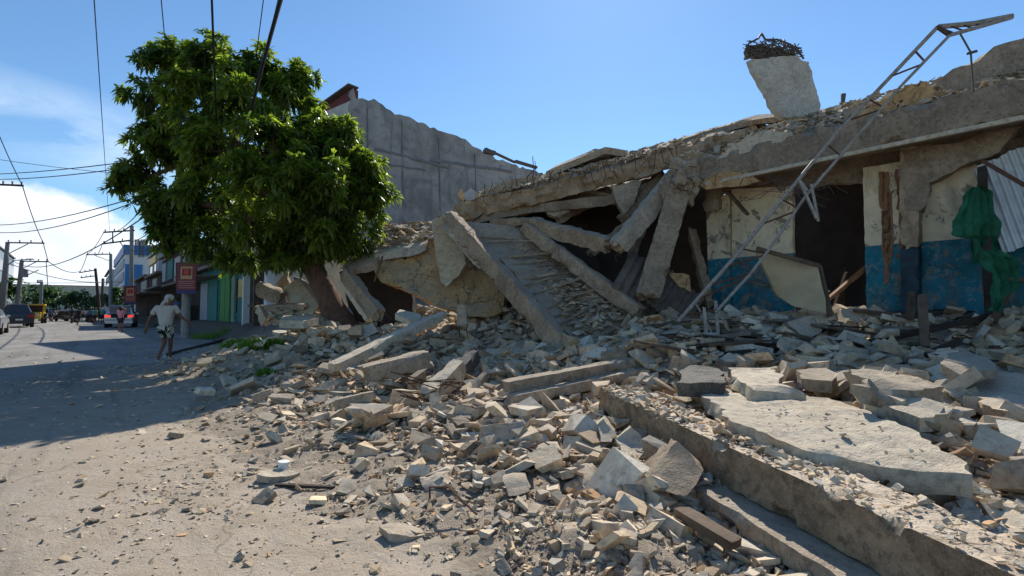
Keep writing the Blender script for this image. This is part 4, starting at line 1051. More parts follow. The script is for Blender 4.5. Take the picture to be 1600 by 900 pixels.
slab('tilted_roof_piece', [P(a, b, D) for a, b, D in [(585, 398, 11.5), (640, 388, 11.4), (668, 380, 11.5), (672, 352, 13.2), (625, 350, 13.4), (585, 368, 13.0)]], .16, M['conc_light'], None, rough=.06, relief=.03, tdir=(0, 0, -1), seed=82, label='pale roof slab on top of the ochre wall, strewn with rubble', cat='slab')
debris_on('roof_debris', '', [P(580, 382, 11.8), P(700, 372, 11.8), P(680, 350, 13.6), P(590, 352, 13.6)], 420, .05, .26)
slab('dark_ledge', [P(a, b, D) for a, b, D in [(540, 420, 11.6), (590, 408, 11.4), (596, 392, 11.6), (560, 396, 12.4), (535, 408, 12.2)]], .18, M['conc_dark'], None, rough=.06, tdir=(0, .2, -1), seed=83, label='dark broken concrete ledge between the crown and the ochre wall', cat='slab')
slab('shadowed_backing_wall', [P(530, 425, 12.8), P(640, 400, 12.8), P(650, 520, 12.0), P(560, 525, 12.2)], .2, M['inside'], None, rough=.04, step=.2, tdir=(0, 1, 0), seed=84, label='wall remnant coloured dark with shade in the gap behind the tree trunk', cat='wall remnant')  # near-black colour carries the shade of the gap
beam('leaning_beam', P(540, 428, 11.3), P(592, 492, 10.4), .26, .24, M['conc_brown'], None, 'short brown beam leaning just right of the tree trunk', 'beam', up=(0, 1, .3), rough=.02, seed=85)
beam('leaning_beam', P(535, 440, 11.5), P(577, 500, 10.7), .10, .16, M['conc_light'], None, 'thin pale beam leaning between the tree trunk and the short brown beam', 'beam', up=(0, 1, .3), rough=.02, seed=86)
plank('leaning_batten', P(598, 400, 11.2), P(585, 440, 11.2), .05, .04, M['wood'], 'thin batten standing in the dark gap left of the ochre wall', 'batten')
beam('small_concrete_post', P(723, 512, 9.6), P(722, 480, 9.6), .2, .2, M['conc'], None, 'short square concrete post standing before the ochre wall', 'post', rough=.02, up=(0, 1, 0), seed=87)
# left of the trunk
slab('tilted_grey_wall', [P(a, b, D) for a, b, D in [(445, 446, 12.6), (466, 436, 12.6), (482, 455, 12.4), (498, 475, 12.1), (488, 492, 11.9), (468, 484, 12.1), (452, 464, 12.4)]], .22, M['conc_light'], None, rough=.02, relief=.01, tdir=(-.4, .6, -.6), seed=88, label='pale grey wall piece tilted against debris left of the trunk', cat='wall piece')
beam('broken_lintel', P(406, 450, 12.9), P(442, 466, 12.4), .34, .26, M['conc_dark'], None, 'broken hollow lintel sticking out left of the pale tilted wall', 'beam', rough=.04, endr=.12, seed=89, up=(0, 1, .2))
beam('broken_lintel', P(402, 482, 12.8), P(478, 478, 12.0), .14, .16, M['conc'], None, 'thin grey beam bridging the hollow left of the trunk', 'beam', rough=.03, seed=90, up=(0, 1, .2))
beam('stub_pillar', P(417, 505, 12.4), P(406, 482, 12.7), .2, .2, M['conc_light'], None, 'short leaning pillar stub at the left end of the debris', 'pillar', rough=.03, seed=91, up=(0, 1, .2))
slab('tilted_brown_slab', [P(a, b, D) for a, b, D in [(430, 442, 13.2), (450, 424, 13.2), (452, 446, 13.0), (440, 452, 13.0)]], .14, M['conc_brown'], None, rough=.04, tdir=(0, 1, 0), seed=92, label='small brown slab standing behind the broken lintel', cat='slab')
slab('dark_sheet', [P(a, b, D) for a, b, D in [(458, 432, 13.0), (480, 440, 13.0), (520, 480, 12.6), (505, 495, 12.5), (470, 465, 12.8)]], .05, M['midgrey'], None, rough=.02, tdir=(0, 1, 0), seed=93, label='dark sheet metal panel behind the pale tilted wall', cat='panel')
debris_on('roof_debris', '', [P(425, 505, 11.8), P(520, 515, 11.2), P(520, 480, 12.6), P(425, 485, 12.8)], 520, .06, .34)

# ================================================================== SLABS AND BEAMS lying in the foreground
def fslab(name, pz, th, mat, label, cat='slab', seed=0, rough=.03, relief=.012, tdir=(0, 0, -1), step=.07):
    return slab(name, [Z(a, b, z) for a, b, z in pz], th, M[mat], None, rough=rough, relief=relief, tdir=tdir, seed=seed, label=label, cat=cat, step=step)
fb = empty('fallen_edge_beam', Vector((1.2, 3.2, 0)), 'long stained concrete beam running from the rubble to the bottom right corner', 'beam')
A0 = Z(935, 607, .52); A1 = Vector((1.82, 1.15, .40))
dA = (A1 - A0).normalized(); sideA = Vector((-dA.y, dA.x, 0)).normalized()
if sideA.x < 0: sideA = -sideA
off = sideA * .17 - Vector((0, 0, .125))
beam('beam_body', A0 + off, A1 + off, .34, .25, M['stained'], fb, rough=.02, endr=.06, seed=101, step=.06, chips=.35)
o2 = sideA * .04 - Vector((0, 0, .31))
beam('lower_flange', A0 + o2 + dA * .1, A1 + o2, .44, .10, M['conc'], fb, rough=.012, endr=.06, seed=102, step=.06)
fslab('large_slab', [(1098, 611, .60), (1135, 607, .60), (1200, 612, .60), (1290, 624, .60), (1340, 634, .60), (1400, 662, .59), (1450, 690, .57), (1505, 728, .54), (1520, 742, .53), (1440, 738, .50), (1330, 716, .51), (1225, 690, .54), (1135, 657, .57), (1128, 640, .58)], .10, 'conc_light', 'large pale broken slab lying flat in the sunlight beside the long foreground beam', seed=103, rough=.045, step=.05, relief=.02)
fslab('white_block', [(1352, 622, .66), (1385, 614, .66), (1440, 622, .66), (1492, 640, .66), (1488, 650, .63), (1440, 652, .63), (1395, 640, .64)], .09, 'conc_light', 'small white topped slab half in sun behind the large pale slab', seed=104, rough=.05, relief=.02)
fslab('grey_slab', [(1335, 582, .80), (1350, 575, .80), (1410, 580, .80), (1475, 604, .76), (1455, 610, .74), (1390, 612, .74), (1345, 600, .80)], .13, 'conc', 'grey slab with a rough brown broken end right of the centre', seed=105, rough=.075, relief=.03, step=.05)
fslab('black_block', [(1068, 580, .72), (1078, 571, .74), (1125, 572, .74), (1135, 590, .70), (1128, 600, .68), (1062, 598, .68)], .12, 'conc_black', 'soot black block left of the grey white block', 'block', seed=106, rough=.05, relief=.02)
fslab('grey_white_block', [(1137, 574, .74), (1210, 575, .74), (1222, 598, .68), (1260, 618, .64), (1180, 612, .66), (1150, 600, .68)], .09, 'conc_light', 'flat grey white block between the soot black block and the large slab', 'block', seed=107, rough=.05, relief=.025)
fslab('flat_stone_slab', [(1246, 578, .76), (1290, 574, .76), (1310, 588, .74), (1300, 597, .72), (1258, 592, .73)], .10, 'conc', 'small flat grey slab above the far edge of the large slab', seed=108)
fslab('dark_flagstone', [(1466, 566, .86), (1500, 546, .90), (1548, 560, .86), (1556, 578, .80), (1500, 584, .78)], .08, 'conc', 'smooth dark grey triangular slab below the shorter dark timber', seed=109)
fslab('edge_slab', [(1500, 600, .66), (1560, 580, .74), (1640, 590, .72), (1660, 640, .6), (1560, 640, .6)], .07, 'chunk', 'flat brown slab at the right edge behind the white topped slab', seed=121, rough=.06, relief=.03)
fslab('edge_slab', [(1545, 660, .5), (1610, 645, .55), (1700, 690, .45), (1620, 700, .42)], .06, 'chunk', 'low rough slab at the right edge, nearer than the other flat brown one', seed=122, rough=.05)
# stones and crumbs lying on the long beam, the large slab and the plates beside them
def crumbs_on(name, quad, n_, smin, smax):
    pos = []; sz = []
    for _ in range(n_):
        a, b = rr.random(), rr.random(); p = quad[0] * (1 - a) * (1 - b) + quad[1] * a * (1 - b) + quad[2] * a * b + quad[3] * (1 - a) * b
        s_ = math.exp(rr.uniform(math.log(smin), math.log(smax))); pos.append((p.x, p.y, p.z + s_ * .12)); sz.append(s_)
    return tag(scatter_stones(name, np.array(pos), np.array(sz), tints(len(pos), .8, 1.15), M['rubble'], .8), kind='stuff')
hi = Vector((0, 0, .012))
crumbs_on('beam_crumbs', [A0 + hi, A0 + sideA * .33 + hi, A1 + sideA * .33 + hi, A1 + hi], 900, .006, .05)
crumbs_on('beam_crumbs', [A0 + hi, A0 + sideA * .33 + hi, A0.lerp(A1, .35) + sideA * .33 + hi, A0.lerp(A1, .35) + hi], 260, .02, .09)
crumbs_on('slab_crumbs', [Z(1120, 615, .61), Z(1330, 638, .61), Z(1480, 728, .55), Z(1240, 690, .55)], 90, .006, .03)
crumbs_on('slab_crumbs', [Z(1135, 645, .5), Z(1240, 698, .46), Z(1300, 760, .42), Z(1120, 672, .5)], 500, .02, .11)
crumbs_on('slab_crumbs', [Z(1500, 745, .35), Z(1700, 720, .35), Z(1720, 880, .25), Z(1480, 830, .30)], 900, .02, .14)
# ribbed double beam in the middle
rb = empty('ribbed_beam', P(910, 600, 6.4), 'ribbed grey double beam lying on the rubble left of the long foreground beam', 'beam')
a = P(790, 604, 5.9); b = P(1045, 556, 7.0)
beam('upper_rib', a, b, .20, .13, M['conc'], rb, rough=.012, endr=.05, seed=110, step=.06)
beam('lower_rib', a + Vector((.04, -.16, -.13)), b + Vector((.0, -.16, -.12)), .18, .12, M['conc'], rb, rough=.012, endr=.05, seed=111, step=.06)
beam('web', a + Vector((.0, .02, -.20)), b + Vector((.0, .02, -.18)), .26, .16, M['conc_dark'], rb, rough=.02, endr=.05, seed=112, step=.06)
# long pale beam and its neighbours on the left mound
beam('long_pale_beam', P(522, 574, 7.6), P(690, 492, 9.6), .24, .13, M['conc_light'], None, 'long pale thin beam lying on the mound, lit at its lower left end', 'beam', seed=113, rough=.014)
beam('thick_grey_beam', P(572, 584, 7.1), P(668, 560, 7.5), .34, .24, M['conc'], None, 'thick grey beam piece just below the long pale beam', 'beam', seed=114, rough=.02)
beam('white_broken_beam', P(672, 622, 6.2), P(712, 578, 6.9), .24, .26, M['conc_light'], None, 'crumbling white beam end lit by the sun, left of the ribbed beam', 'beam', seed=115, rough=.06, endr=.14)
beam('dark_beam_end', P(706, 594, 6.9), P(738, 556, 7.6), .22, .2, M['conc_black'], None, 'dark grey beam end continuing behind the crumbling white one', 'beam', seed=116, rough=.03)
beam('small_kerb_bar', P(526, 632, 5.8), P(581, 619, 5.9), .10, .12, M['conc'], None, 'small grey square bar lying at the foot of the mound', 'bar', seed=117, rough=.008)
beam('tilted_batten_block', P(745, 612, 6.9), P(760, 590, 7.1), .1, .2, M['conc'], None, 'small tilted block between dark beam end and ribbed beam', 'block', seed=118)
beam('short_bar', P(640, 600, 6.6), P(664, 582, 6.8), .12, .12, M['conc_brown'], None, 'short brown bar leaning right of the thick grey beam', 'bar', seed=119)
for i, (px, py, D, w, lab) in enumerate(((640, 500, 9.4, .5, 'flat grey plate resting over the top end of the long pale beam'), (598, 540, 8.6, .3, 'small flat plate between the long pale beam and the trunk foot'), (700, 520, 8.6, .5, 'flat brown plate left of the small concrete post'),
        (812, 572, 7.6, .55, 'flat dark grey plate above the left end of the ribbed beam'), (660, 548, 8.0, .32, 'tilted small plate above the thick grey beam'), (1010, 518, 8.2, .5, 'flat grey plate at the foot of the second diagonal beam'), (1055, 540, 7.6, .4, 'flat grey plate below the foot of the bent truss'),
        (470, 506, 11.0, .8, 'broad pale plate lit by the sun left of the trunk foot'), (440, 522, 10.6, .6, 'pale flat plate beside the bright grass tuft'), (505, 525, 10.4, .7, 'shaded flat plate right of the broad pale plate'), (880, 640, 5.3, .38, 'pale rough lump in the sun just below the ribbed beam'),
        (430, 748, 3.55, .26, 'flat pale shard alone in the dust at lower left'), (525, 744, 3.6, .15, 'small flat shard right of the plastic cup'), (630, 835, 2.7, .22, 'flat reddish stone near the bottom edge'))):
    c = ground_hit(px, py) if py > 515 else P(px, py, D); c.z += w * .16; pts = []
    k_ = rr.randint(5, 7); a0 = rr.random() * 6
    tx, ty = rr.gauss(0, .18), rr.gauss(-.12, .15)
    for j in range(k_):
        an = a0 + j * 2 * math.pi / k_; r_ = w * .5 * rr.uniform(.75, 1.15); x_, y_ = r_ * math.cos(an) * 1.2, r_ * math.sin(an) * .9
        pts.append(c + Vector((x_, y_, x_ * tx - y_ * ty)))
    slab('flat_plate', pts, w * .2, M['conc_light'] if 'pale' in lab else M['chunk'], None, rough=.02, relief=.008, tdir=(0, 0, -1), seed=200 + i, step=max(.03, w * .14), label=lab, cat='plate')
# hand-placed blocks
for i, (pts_, th, mat, lab) in enumerate((
    ([(1100, 530, 7.0), (1112, 519, 7.1), (1147, 530, 7.0), (1140, 556, 6.9), (1108, 560, 6.8), (1098, 548, 6.9)], .30, 'chunk', 'cube shaped concrete block right of the truss foot'),
    ([(1316, 484, 7.9), (1340, 479, 7.9), (1356, 492, 7.8), (1348, 512, 7.7), (1318, 510, 7.7)], .28, 'conc_light', 'pale block in front of the dark doorway'),
    ([(1232, 505, 7.6), (1262, 494, 7.6), (1284, 516, 7.4), (1256, 530, 7.3)], .25, 'chunk', 'brown tilted block left of the pale block before the doorway'),
    ([(932, 662, 4.4), (946, 652, 4.4), (964, 676, 4.3), (956, 692, 4.2), (938, 690, 4.2)], .16, 'conc_light', 'upright pale chunk leaning at the left end of the long beam'),
    ([(963, 688, 4.2), (985, 668, 4.2), (1018, 702, 4.0), (998, 720, 3.9), (975, 716, 3.9)], .14, 'conc_light', 'pale slab fragment leaning against the long foreground beam'),
    ([(1006, 742, 3.3), (1056, 690, 3.45), (1098, 736, 3.25), (1072, 776, 3.1), (1022, 762, 3.15)], .17, 'conc_brown', 'big brown tilted block leaning against the middle of the long foreground beam'),
    ([(965, 725, 3.7), (985, 712, 3.7), (1008, 735, 3.6), (990, 752, 3.5)], .16, 'chunk', 'rough grey block just left of the big brown tilted block'),
    ([(1528, 612, 5.4), (1570, 606, 5.4), (1600, 622, 5.2), (1590, 640, 5.1), (1540, 636, 5.1)], .2, 'chunk', 'rounded grey block near the right edge'),
    ([(785, 750, 3.5), (815, 745, 3.55), (825, 765, 3.45), (795, 776, 3.4)], .12, 'chunk', 'squat block among the dusty stones at lower centre'),
    ([(655, 750, 3.5), (690, 742, 3.5), (700, 758, 3.4), (668, 768, 3.4)], .10, 'chunk', 'low wide block left of the squat one at lower centre'),
    ([(900, 738, 3.7), (925, 728, 3.7), (938, 752, 3.6), (912, 764, 3.5)], .14, 'chunk', 'grey block between the squat one and the tilted brown one'))):
    low = max(pts_, key=lambda p: p[1]); gd = ground_hit(low[0], low[1] + 3).y if low[1] > 560 and low[0] < 950 else low[2]; pts_ = [(a, b, d + gd - low[2]) for a, b, d in pts_]
    slab('concrete_block', [P(*p) for p in pts_], th, M[mat], None, rough=.025, relief=.012, tdir=(.15, 1, -.1), seed=230 + i, step=.05, label=lab, cat='block')
plank('splintered_board', P(1062, 798, 2.95), P(1150, 850, 2.6), .10, .05, M['wood'], 'splintered grey board below the big brown tilted block', 'board')
plank('thin_bar', ground_hit(430, 762) + Vector((0, 0, .02)), ground_hit(520, 766) + Vector((0, 0, .02)), .03, .02, M['wood_dark'], 'thin dark strip in the dust beside the flat pale shard', 'strip')
plank('rotten_board', P(690, 632, 6.0), P(800, 626, 5.9), .09, .05, M['wood_dark'], 'dark board between the crumbling white beam and the ribbed beam', 'board')
tag(MB().tube([Z(1265, 718, .40), Z(1310, 742, .33), Z(1345, 760, .30)], .012, 5).build('bent_rebar', M['rust'], None), 'bent rusty bar coming out from under the large pale slab', 'rebar')
tag(MB().tube([Z(1365, 775, .33), Z(1385, 752, .42), Z(1420, 748, .44), Z(1475, 760, .42)], .010, 5).build('bent_rebar', M['rust'], None), 'curved thin bar below the right end of the large pale slab', 'rebar')
g = MB()
for i in range(12):
    p = P(rr.uniform(650, 700), rr.uniform(590, 640), 6.1); g.tube([p, p + Vector((rr.uniform(-.3, .3), rr.uniform(-.1, .1), rr.uniform(-.08, .16))), p + Vector((rr.uniform(-.5, .5), 0, rr.uniform(-.1, .1)))], .007, 4)
tag(g.build('tangled_rebar', M['rust'], None), 'tangle of rusty bars sticking out around the crumbling white beam', 'rebar')
for i, (px, py) in enumerate(((600, 670), (760, 690), (850, 720), (700, 800), (905, 700), (1180, 560), (1290, 545), (560, 640), (1010, 590), (1400, 560))):
    p = ground_hit(px, py) + Vector((0, 0, .05)); g = MB(); a_ = rr.uniform(0, 3.1); l_ = rr.uniform(.15, .4)
    d_ = Vector((math.cos(a_), math.sin(a_), 0)) * l_; g.tube([p - d_, p + Vector((0, 0, rr.uniform(.02, .12))), p + d_ * .7 + Vector((0, 0, rr.uniform(.0, .1))), p + d_ + Vector((.05, 0, -.03))], .007, 5)
    tag(g.build('rebar_piece', M['rust'], None), 'short bent rusty bar sticking out of the loose rubble', 'rebar', 'rusty bars in the loose rubble')
# plastic cup
cp_ = empty('plastic_cup', Z(441, 740, 0.0), 'pale plastic cup lying in the dust at lower left', 'cup')
c0 = world_loc(cp_)
MB().tube([c0 + Vector((0, 0, .0)), c0 + Vector((.01, 0, .09))], [.032, .042], 14).build('cup_body', M['bottle'], cp_)
MB().tube([c0 + Vector((.01, 0, .085)), c0 + Vector((.0112, 0, .098))], [.046, .046], 14).build('rim', M['white'], cp_)
# grass
def tuft(px, py, D, n_, r_, h, label):
    base = P(px, py, D); V = []; F = []; T = []
    for i in range(n_):
        a = rr.uniform(0, 6.28); q_ = r_ * math.sqrt(rr.random()); b = base + Vector((math.cos(a) * q_, math.sin(a) * q_ * .7, 0)); b.z = gh(b.x, b.y) - .02
        hh = h * rr.uniform(.5, 1.1); la = rr.uniform(0, 6.28); l = Vector((math.cos(la), math.sin(la), 0)) * hh * rr.uniform(.2, .8); w = Vector((-math.sin(la), math.cos(la), 0)) * rr.uniform(.006, .012)
        k_ = len(V); V += [b - w, b + w, b + l * .4 + Vector((0, 0, hh * .7)) + w, b + l * .4 + Vector((0, 0, hh * .7)) - w, b + l + Vector((0, 0, hh * .85))]; F += [(k_, k_ + 1, k_ + 2, k_ + 3), (k_ + 3, k_ + 2, k_ + 4)]
        T += [rr.random()] * 5
    me = mesh('grass_tuft', V, F); at = me.attributes.new('tint', 'FLOAT', 'POINT')
    if len(me.vertices) == len(T): at.data.foreach_set('value', T)
    tag(link('grass_tuft', me, M['grass'], None, None), label, 'grass tuft')
tuft(408, 535, 10.2, 900, .42, .34, 'bright green grass tuft growing at the roadside below the tree')
tuft(450, 526, 10.4, 160, .15, .26, 'small yellow green sprout right of the large grass tuft')
tuft(418, 572, 8.8, 200, .18, .20, 'low dark green weed below the large grass tuft')
tuft(508, 557, 8.4, 160, .14, .20, 'small green weed left of the long pale beam')
tuft(372, 512, 14, 260, .5, .25, 'dark overgrown weeds at the edge of the shaded pavement')
tuft(330, 503, 24, 300, .9, .4, 'dark low bushes in front of the green shop doors')

# ================================================================== TALL GREY BUILDING behind the tree
gb = empty('tall_grey_building', P(548, 486, 18.5) - Vector((0, 0, 1)), 'tall roofless grey rendered building behind the tree with a pitched broken top', 'building')
DB = 21.0
C0 = P(550, 150, DB); 
line = [(550, 138), (556, 153), (576, 155), (600, 163), (603, 170), (632, 182), (660, 193), (678, 201), (690, 207), (700, 209), (714, 212), (733, 222), (746, 231), (757, 238), (770, 245), (790, 253), (812, 260), (838, 268), (900, 290)]
ndir = Vector((1.0, .84, 0)).normalized(); org = P(550, 486, DB); 
def G(px, py, off=0.0):
    d = ray(px, py); c_ = Vector((0, 0, CAMH)); nrm = Vector((-ndir.y, ndir.x, 0)); t = ((org - c_).dot(nrm) + off) / d.dot(nrm); return c_ + d * t
pts_ = [G(a, b) for a, b in line]
br = Vector((pts_[-1].x, pts_[-1].y, .3)); bl = Vector((pts_[0].x, pts_[0].y, .3))
slab('side_wall', pts_ + [br, bl], .3, M['greywall'], gb, rough=.09, step=.2, relief=.03, tdir=(-ndir.y, ndir.x, 0), seed=300)
for (a, b, c, d) in ((574, 168, 576, 330), (628, 190, 630, 320), (686, 215, 688, 330), (742, 240, 744, 310)):
    MB().bar(G(a, b, -.02), G(c, d, -.01), .04, .04).build('pilaster_line', M['midgrey'], gb)
for (a, b, c, d, th) in ((586, 232, 700, 262, 5), (672, 250, 800, 268, 6), (600, 256, 665, 266, 3)):
    g = MB(); k_ = 14
    for i in range(k_):
        u, v = i / k_, (i + 1) / k_
        p, q_ = G(a + (c - a) * u, b + (d - b) * u + rr.uniform(-1, 1), -.02), G(a + (c - a) * v, b + (d - b) * v + rr.uniform(-1, 1), -.02); g.bar(p, q_, .06, .02 * th)
    g.build('string_course', M['midgrey'], gb)
fd = Vector((-.78, .62, 0)).normalized(); NF = Vector((-.62, -.78, 0)).normalized() * -1; c0 = Vector((C0.x, C0.y, 0))
def face(name, z0, z1, l0, l1, th, mat, out=0.0, zz=None):
    a = c0 + fd * l0 - NF * out; b = c0 + fd * l1 - NF * out
    MB().box((a + b) / 2 + Vector((0, 0, (z0 + z1) / 2)) + NF * th * .5, fd * (l1 - l0), NF * th, (0, 0, z1 - z0)).build(name, M[mat], gb)
face('front_wall', 4.4, 8.0, .02, 14.0, .3, 'cream')
face('front_wall', 8.0, 9.15, .02, 3.6, .3, 'offwhite')
face('red_band', 9.15, 9.52, .02, 3.6, .34, 'maroon', .02)
face('front_wall', 9.52, 10.1, .02, 3.6, .3, 'offwhite')
g = MB(); a = c0 + fd * 0.0; b = c0 + fd * 3.6
g.add([a + Vector((0, 0, 10.1)), b + Vector((0, 0, 10.1)), a + Vector((0, 0, 10.6)), a + NF * .3 + Vector((0, 0, 10.1)), b + NF * .3 + Vector((0, 0, 10.1)), a + NF * .3 + Vector((0, 0, 10.6))], [(0, 1, 2), (3, 5, 4), (0, 3, 4, 1), (1, 4, 5, 2), (2, 5, 3, 0)])
g.build('gable_top', M['maroon'], gb)
MB().bar(a + Vector((0, 0, 10.68)) - fd * .1, b + Vector((0, 0, 10.16)), .5, .06).build('roof_edge', M['darksteel'], gb)
MB().bar(G(805, 252, .1), G(838, 262, .1), .2, .12).bar(G(758, 232, .1), G(805, 254, .1), .16, .08).bar(G(757, 236, .1), G(772, 240, .1), .3, .2).build('roof_edge', M['darksteel'], gb)
for k_, z_ in ((1, 5.4),):
    for j in range(3): 
        a = c0 + fd * (3 + j * 3) - NF * .03
        fr = MB().box(a + Vector((0, 0, z_ + .6)), fd * 1.4, NF * .1, (0, 0, 1.3)).build('window', M['wood_dark'], gb)
g = MB()
p = P(835, 262, 15.5)
g.tube([p + Vector((0, 0, -.5)), p + Vector((-.05, 0, .35))], .012, 4).tube([p + Vector((.08, 0, -.5)), p + Vector((.02, 0, .2))], .01, 4)
tag(g.build('rebar_stubs', M['rust'], None), 'two thin bars standing on the skyline between the grey building and the roof slab', 'rebar')
tag(MB().tube([P(690, 385, 12), P(740, 345, 12.1), P(800, 300, 12.3), P(838, 262, 12.6)], .012, 5).build('sagging_wire', M['black'], None), 'dark wire sagging from the tile stack up past the grey wall', 'wire')
slab('white_tile_scrap', [P(722, 303, 12.0), P(735, 294, 12.0), P(745, 300, 12.0), P(742, 312, 12.0), P(728, 314, 12.0)], .08, M['offwhite'], None, rough=.02, tdir=(0, 1, 0), seed=310, label='small white scrap standing at the left tip of the sagging roof', cat='wall scrap')
slab('beige_scrap', [P(716, 305, 12.3), P(720, 295, 12.3), P(726, 303, 12.3), P(724, 316, 12.3)], .06, M['ochre'], None, rough=.02, tdir=(0, 1, 0), seed=311, label='tiny beige scrap left of the white scrap on the roof tip', cat='wall scrap')

# ================================================================== THE MANGO TREE
tr = empty('mango_tree', P(545, 522, 11.6), 'large dense mango tree with a leaning trunk beside the collapsed building', 'tree')
clumps = [(265, 110, 38, 0), (330, 103, 38, 0), (400, 112, 38, 0), (448, 132, 33, 0), (248, 160, 34, .3), (310, 165, 45, -.8), (385, 165, 50, -1), (450, 168, 36, -.2), 
          (240, 215, 26, .4), (228, 272, 24, .5), (203, 287, 17, .5), (275, 235, 40, -.2), (265, 320, 34, .1), (262, 355, 22, 0), (290, 368, 32, .2), (340, 385, 34, 0), (330, 305, 46, -1.1), (345, 235, 50, -1.4), (420, 230, 50, -1.5), (415, 300, 52, -1.8), (400, 365, 42, -1.2),
          (475, 225, 42, -.8), (480, 300, 52, -1.5), (475, 370, 40, -1.2), (530, 222, 26, -.2), (548, 262, 36, -.3), (570, 300, 34, -.2), (560, 340, 36, -.3), (535, 375, 28, -.2), (505, 398, 22, -.4), (440, 402, 24, -.6), (375, 408, 20, -.3), (520, 310, 46, -1.2), (322, 130, 34, 1.4), (400, 160, 46, 1.6), (300, 230, 40, 1.4), (380, 260, 55, 1.8), (460, 260, 50, 1.7), (530, 300, 40, 1.2), (320, 330, 40, 1.4), (420, 350, 44, 1.5)]
LV = []; LT = []
def rosettes(c, R_, count, tint0, V, T, leafL=.21, leafW=.048, per=11, flat=.85):
    m = count
    th = rng.uniform(0, 2 * np.pi, m); u = rng.uniform(-.55, 1, m)
    d = np.stack([np.sqrt(1 - u * u) * np.cos(th), np.sqrt(1 - u * u) * np.sin(th), u], -1)
    rad = R_ * rng.uniform(.62, 1.08, (m, 1)); wob = 1 + .35 * (fbm(d[:, 0] * 2 + c[0], d[:, 1] * 2 + c[1], d[:, 2] * 2 + c[2], 3)[:, None] - .45)
    pos = np.array(c) + d * rad * wob * np.array([1, 1, flat])
    kp = (fbm(pos[:, 0] * 1.5 + 3, pos[:, 1] * 1.5, pos[:, 2] * 1.5, 2) > .385) | (R_ < .2); pos = pos[kp]; d = d[kp]; m = len(pos)
    axis_ = d * .8 + rng.normal(0, .35, (m, 3)) + np.array([0, 0, .25]); axis_ /= np.linalg.norm(axis_, axis=1, keepdims=True)
    K = m * per
    P0 = np.repeat(pos, per, 0) + rng.normal(0, .025, (K, 3)); A = np.repeat(axis_, per, 0)
    rd = rng.normal(0, 1, (K, 3)); rd -= (rd * A).sum(1, keepdims=True) * A; rd /= np.linalg.norm(rd, axis=1, keepdims=True)
    dirv = rd * rng.uniform(.6, 1.1, (K, 1)) + A * rng.uniform(.1, .9, (K, 1)); dirv /= np.linalg.norm(dirv, axis=1, keepdims=True)
    L = leafL * rng.uniform(.6, 1.2, (K, 1)); droop = rng.uniform(.25, .75, (K, 1))
    side = np.cross(dirv, np.array([0, 0, 1.0]) + rng.normal(0, .3, (K, 3))); side /= np.linalg.norm(side, axis=1, keepdims=True) + 1e-9
    g_ = np.array([0, 0, -1.0])
    p1 = P0 + dirv * L * .38 + g_ * L * droop * .10; p2 = P0 + dirv * L * .68 + g_ * L * droop * .36; p3 = P0 + dirv * L * .92 + g_ * L * droop * .75
    w = leafW * rng.uniform(.7, 1.2, (K, 1)) * .5
    q_ = np.stack([P0 - side * w * .2, P0 + side * w * .2, p1 - side * w, p1 + side * w, p2 - side * w * .9, p2 + side * w * .9, p3], 1)
    V.append(q_.reshape(-1, 3)); T.append(np.repeat(np.clip(np.repeat(rng.normal(tint0, .22, m), per) + rng.normal(0, .08, K), 0, 1), 7))
def leaves_obj(name, V, T, mat, parent):
    V = np.concatenate(V); T = np.concatenate(T); K = len(V) // 7; b = (np.arange(K) * 7)[:, None]
    quads = np.concatenate([b + np.array([0, 1, 3, 2]), b + np.array([2, 3, 5, 4])]); tris = b + np.array([4, 5, 6])
    lv = np.concatenate([quads.ravel(), tris.ravel()]).astype(np.int32)
    me = bpy.data.meshes.new(name); me.vertices.add(len(V)); me.vertices.foreach_set('co', V.ravel()); me.loops.add(len(lv)); me.loops.foreach_set('vertex_index', lv)
    me.polygons.add(len(quads) + len(tris)); me.polygons.foreach_set('loop_start', np.concatenate([np.arange(len(quads)) * 4, len(quads) * 4 + np.arange(len(tris)) * 3]).astype(np.int32)); me.update(calc_edges=True)
    at = me.attributes.new('tint', 'FLOAT', 'POINT'); at.data.foreach_set('value', T)
    me.shade_smooth()
    return link(name, me, mat, parent, None)
tips = []
for (px, py, r_, dd) in clumps:
    D = 12.0 + dd; c = P(px, py, D); R_ = r_ / 800 * D
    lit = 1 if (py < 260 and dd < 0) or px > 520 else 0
    rosettes(c, R_, int(24 + 150 * R_ * R_ / .3), .24 + .24 * (dd < -.7) + .20 * (px > 500), LV, LT, .225, .052, 12)  # right-hand clumps tinted paler, sunlight put into the leaf colour
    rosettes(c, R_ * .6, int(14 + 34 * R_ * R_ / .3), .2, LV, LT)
    tips.append(c)
    # a few sprays stand out of each clump so that the outline is ragged
    for _ in range(9):
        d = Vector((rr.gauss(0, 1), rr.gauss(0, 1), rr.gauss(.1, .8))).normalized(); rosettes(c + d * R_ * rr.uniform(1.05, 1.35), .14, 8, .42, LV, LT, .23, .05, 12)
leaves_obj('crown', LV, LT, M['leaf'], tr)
base = P(548, 530, 11.6); k1 = P(520, 480, 11.8); k2 = P(492, 425, 11.9); k3 = P(455, 370, 12.0)
vs = [base - Vector((0, 0, .4)), base, base.lerp(k1, .5), k1, k2, k3, P(420, 310, 12.1), P(370, 230, 12.2), P(350, 170, 12.1), P(480, 385, 11.7), P(520, 310, 11.8), P(545, 270, 11.9), P(400, 340, 12.0), P(330, 320, 12.3), P(280, 330, 12.4), P(430, 220, 12.0), P(440, 160, 12), P(300, 250, 12.4), P(225, 280, 12.5), P(385, 300, 11.2), P(340, 260, 10.9), P(450, 290, 10.9), P(268, 160, 12.2)]
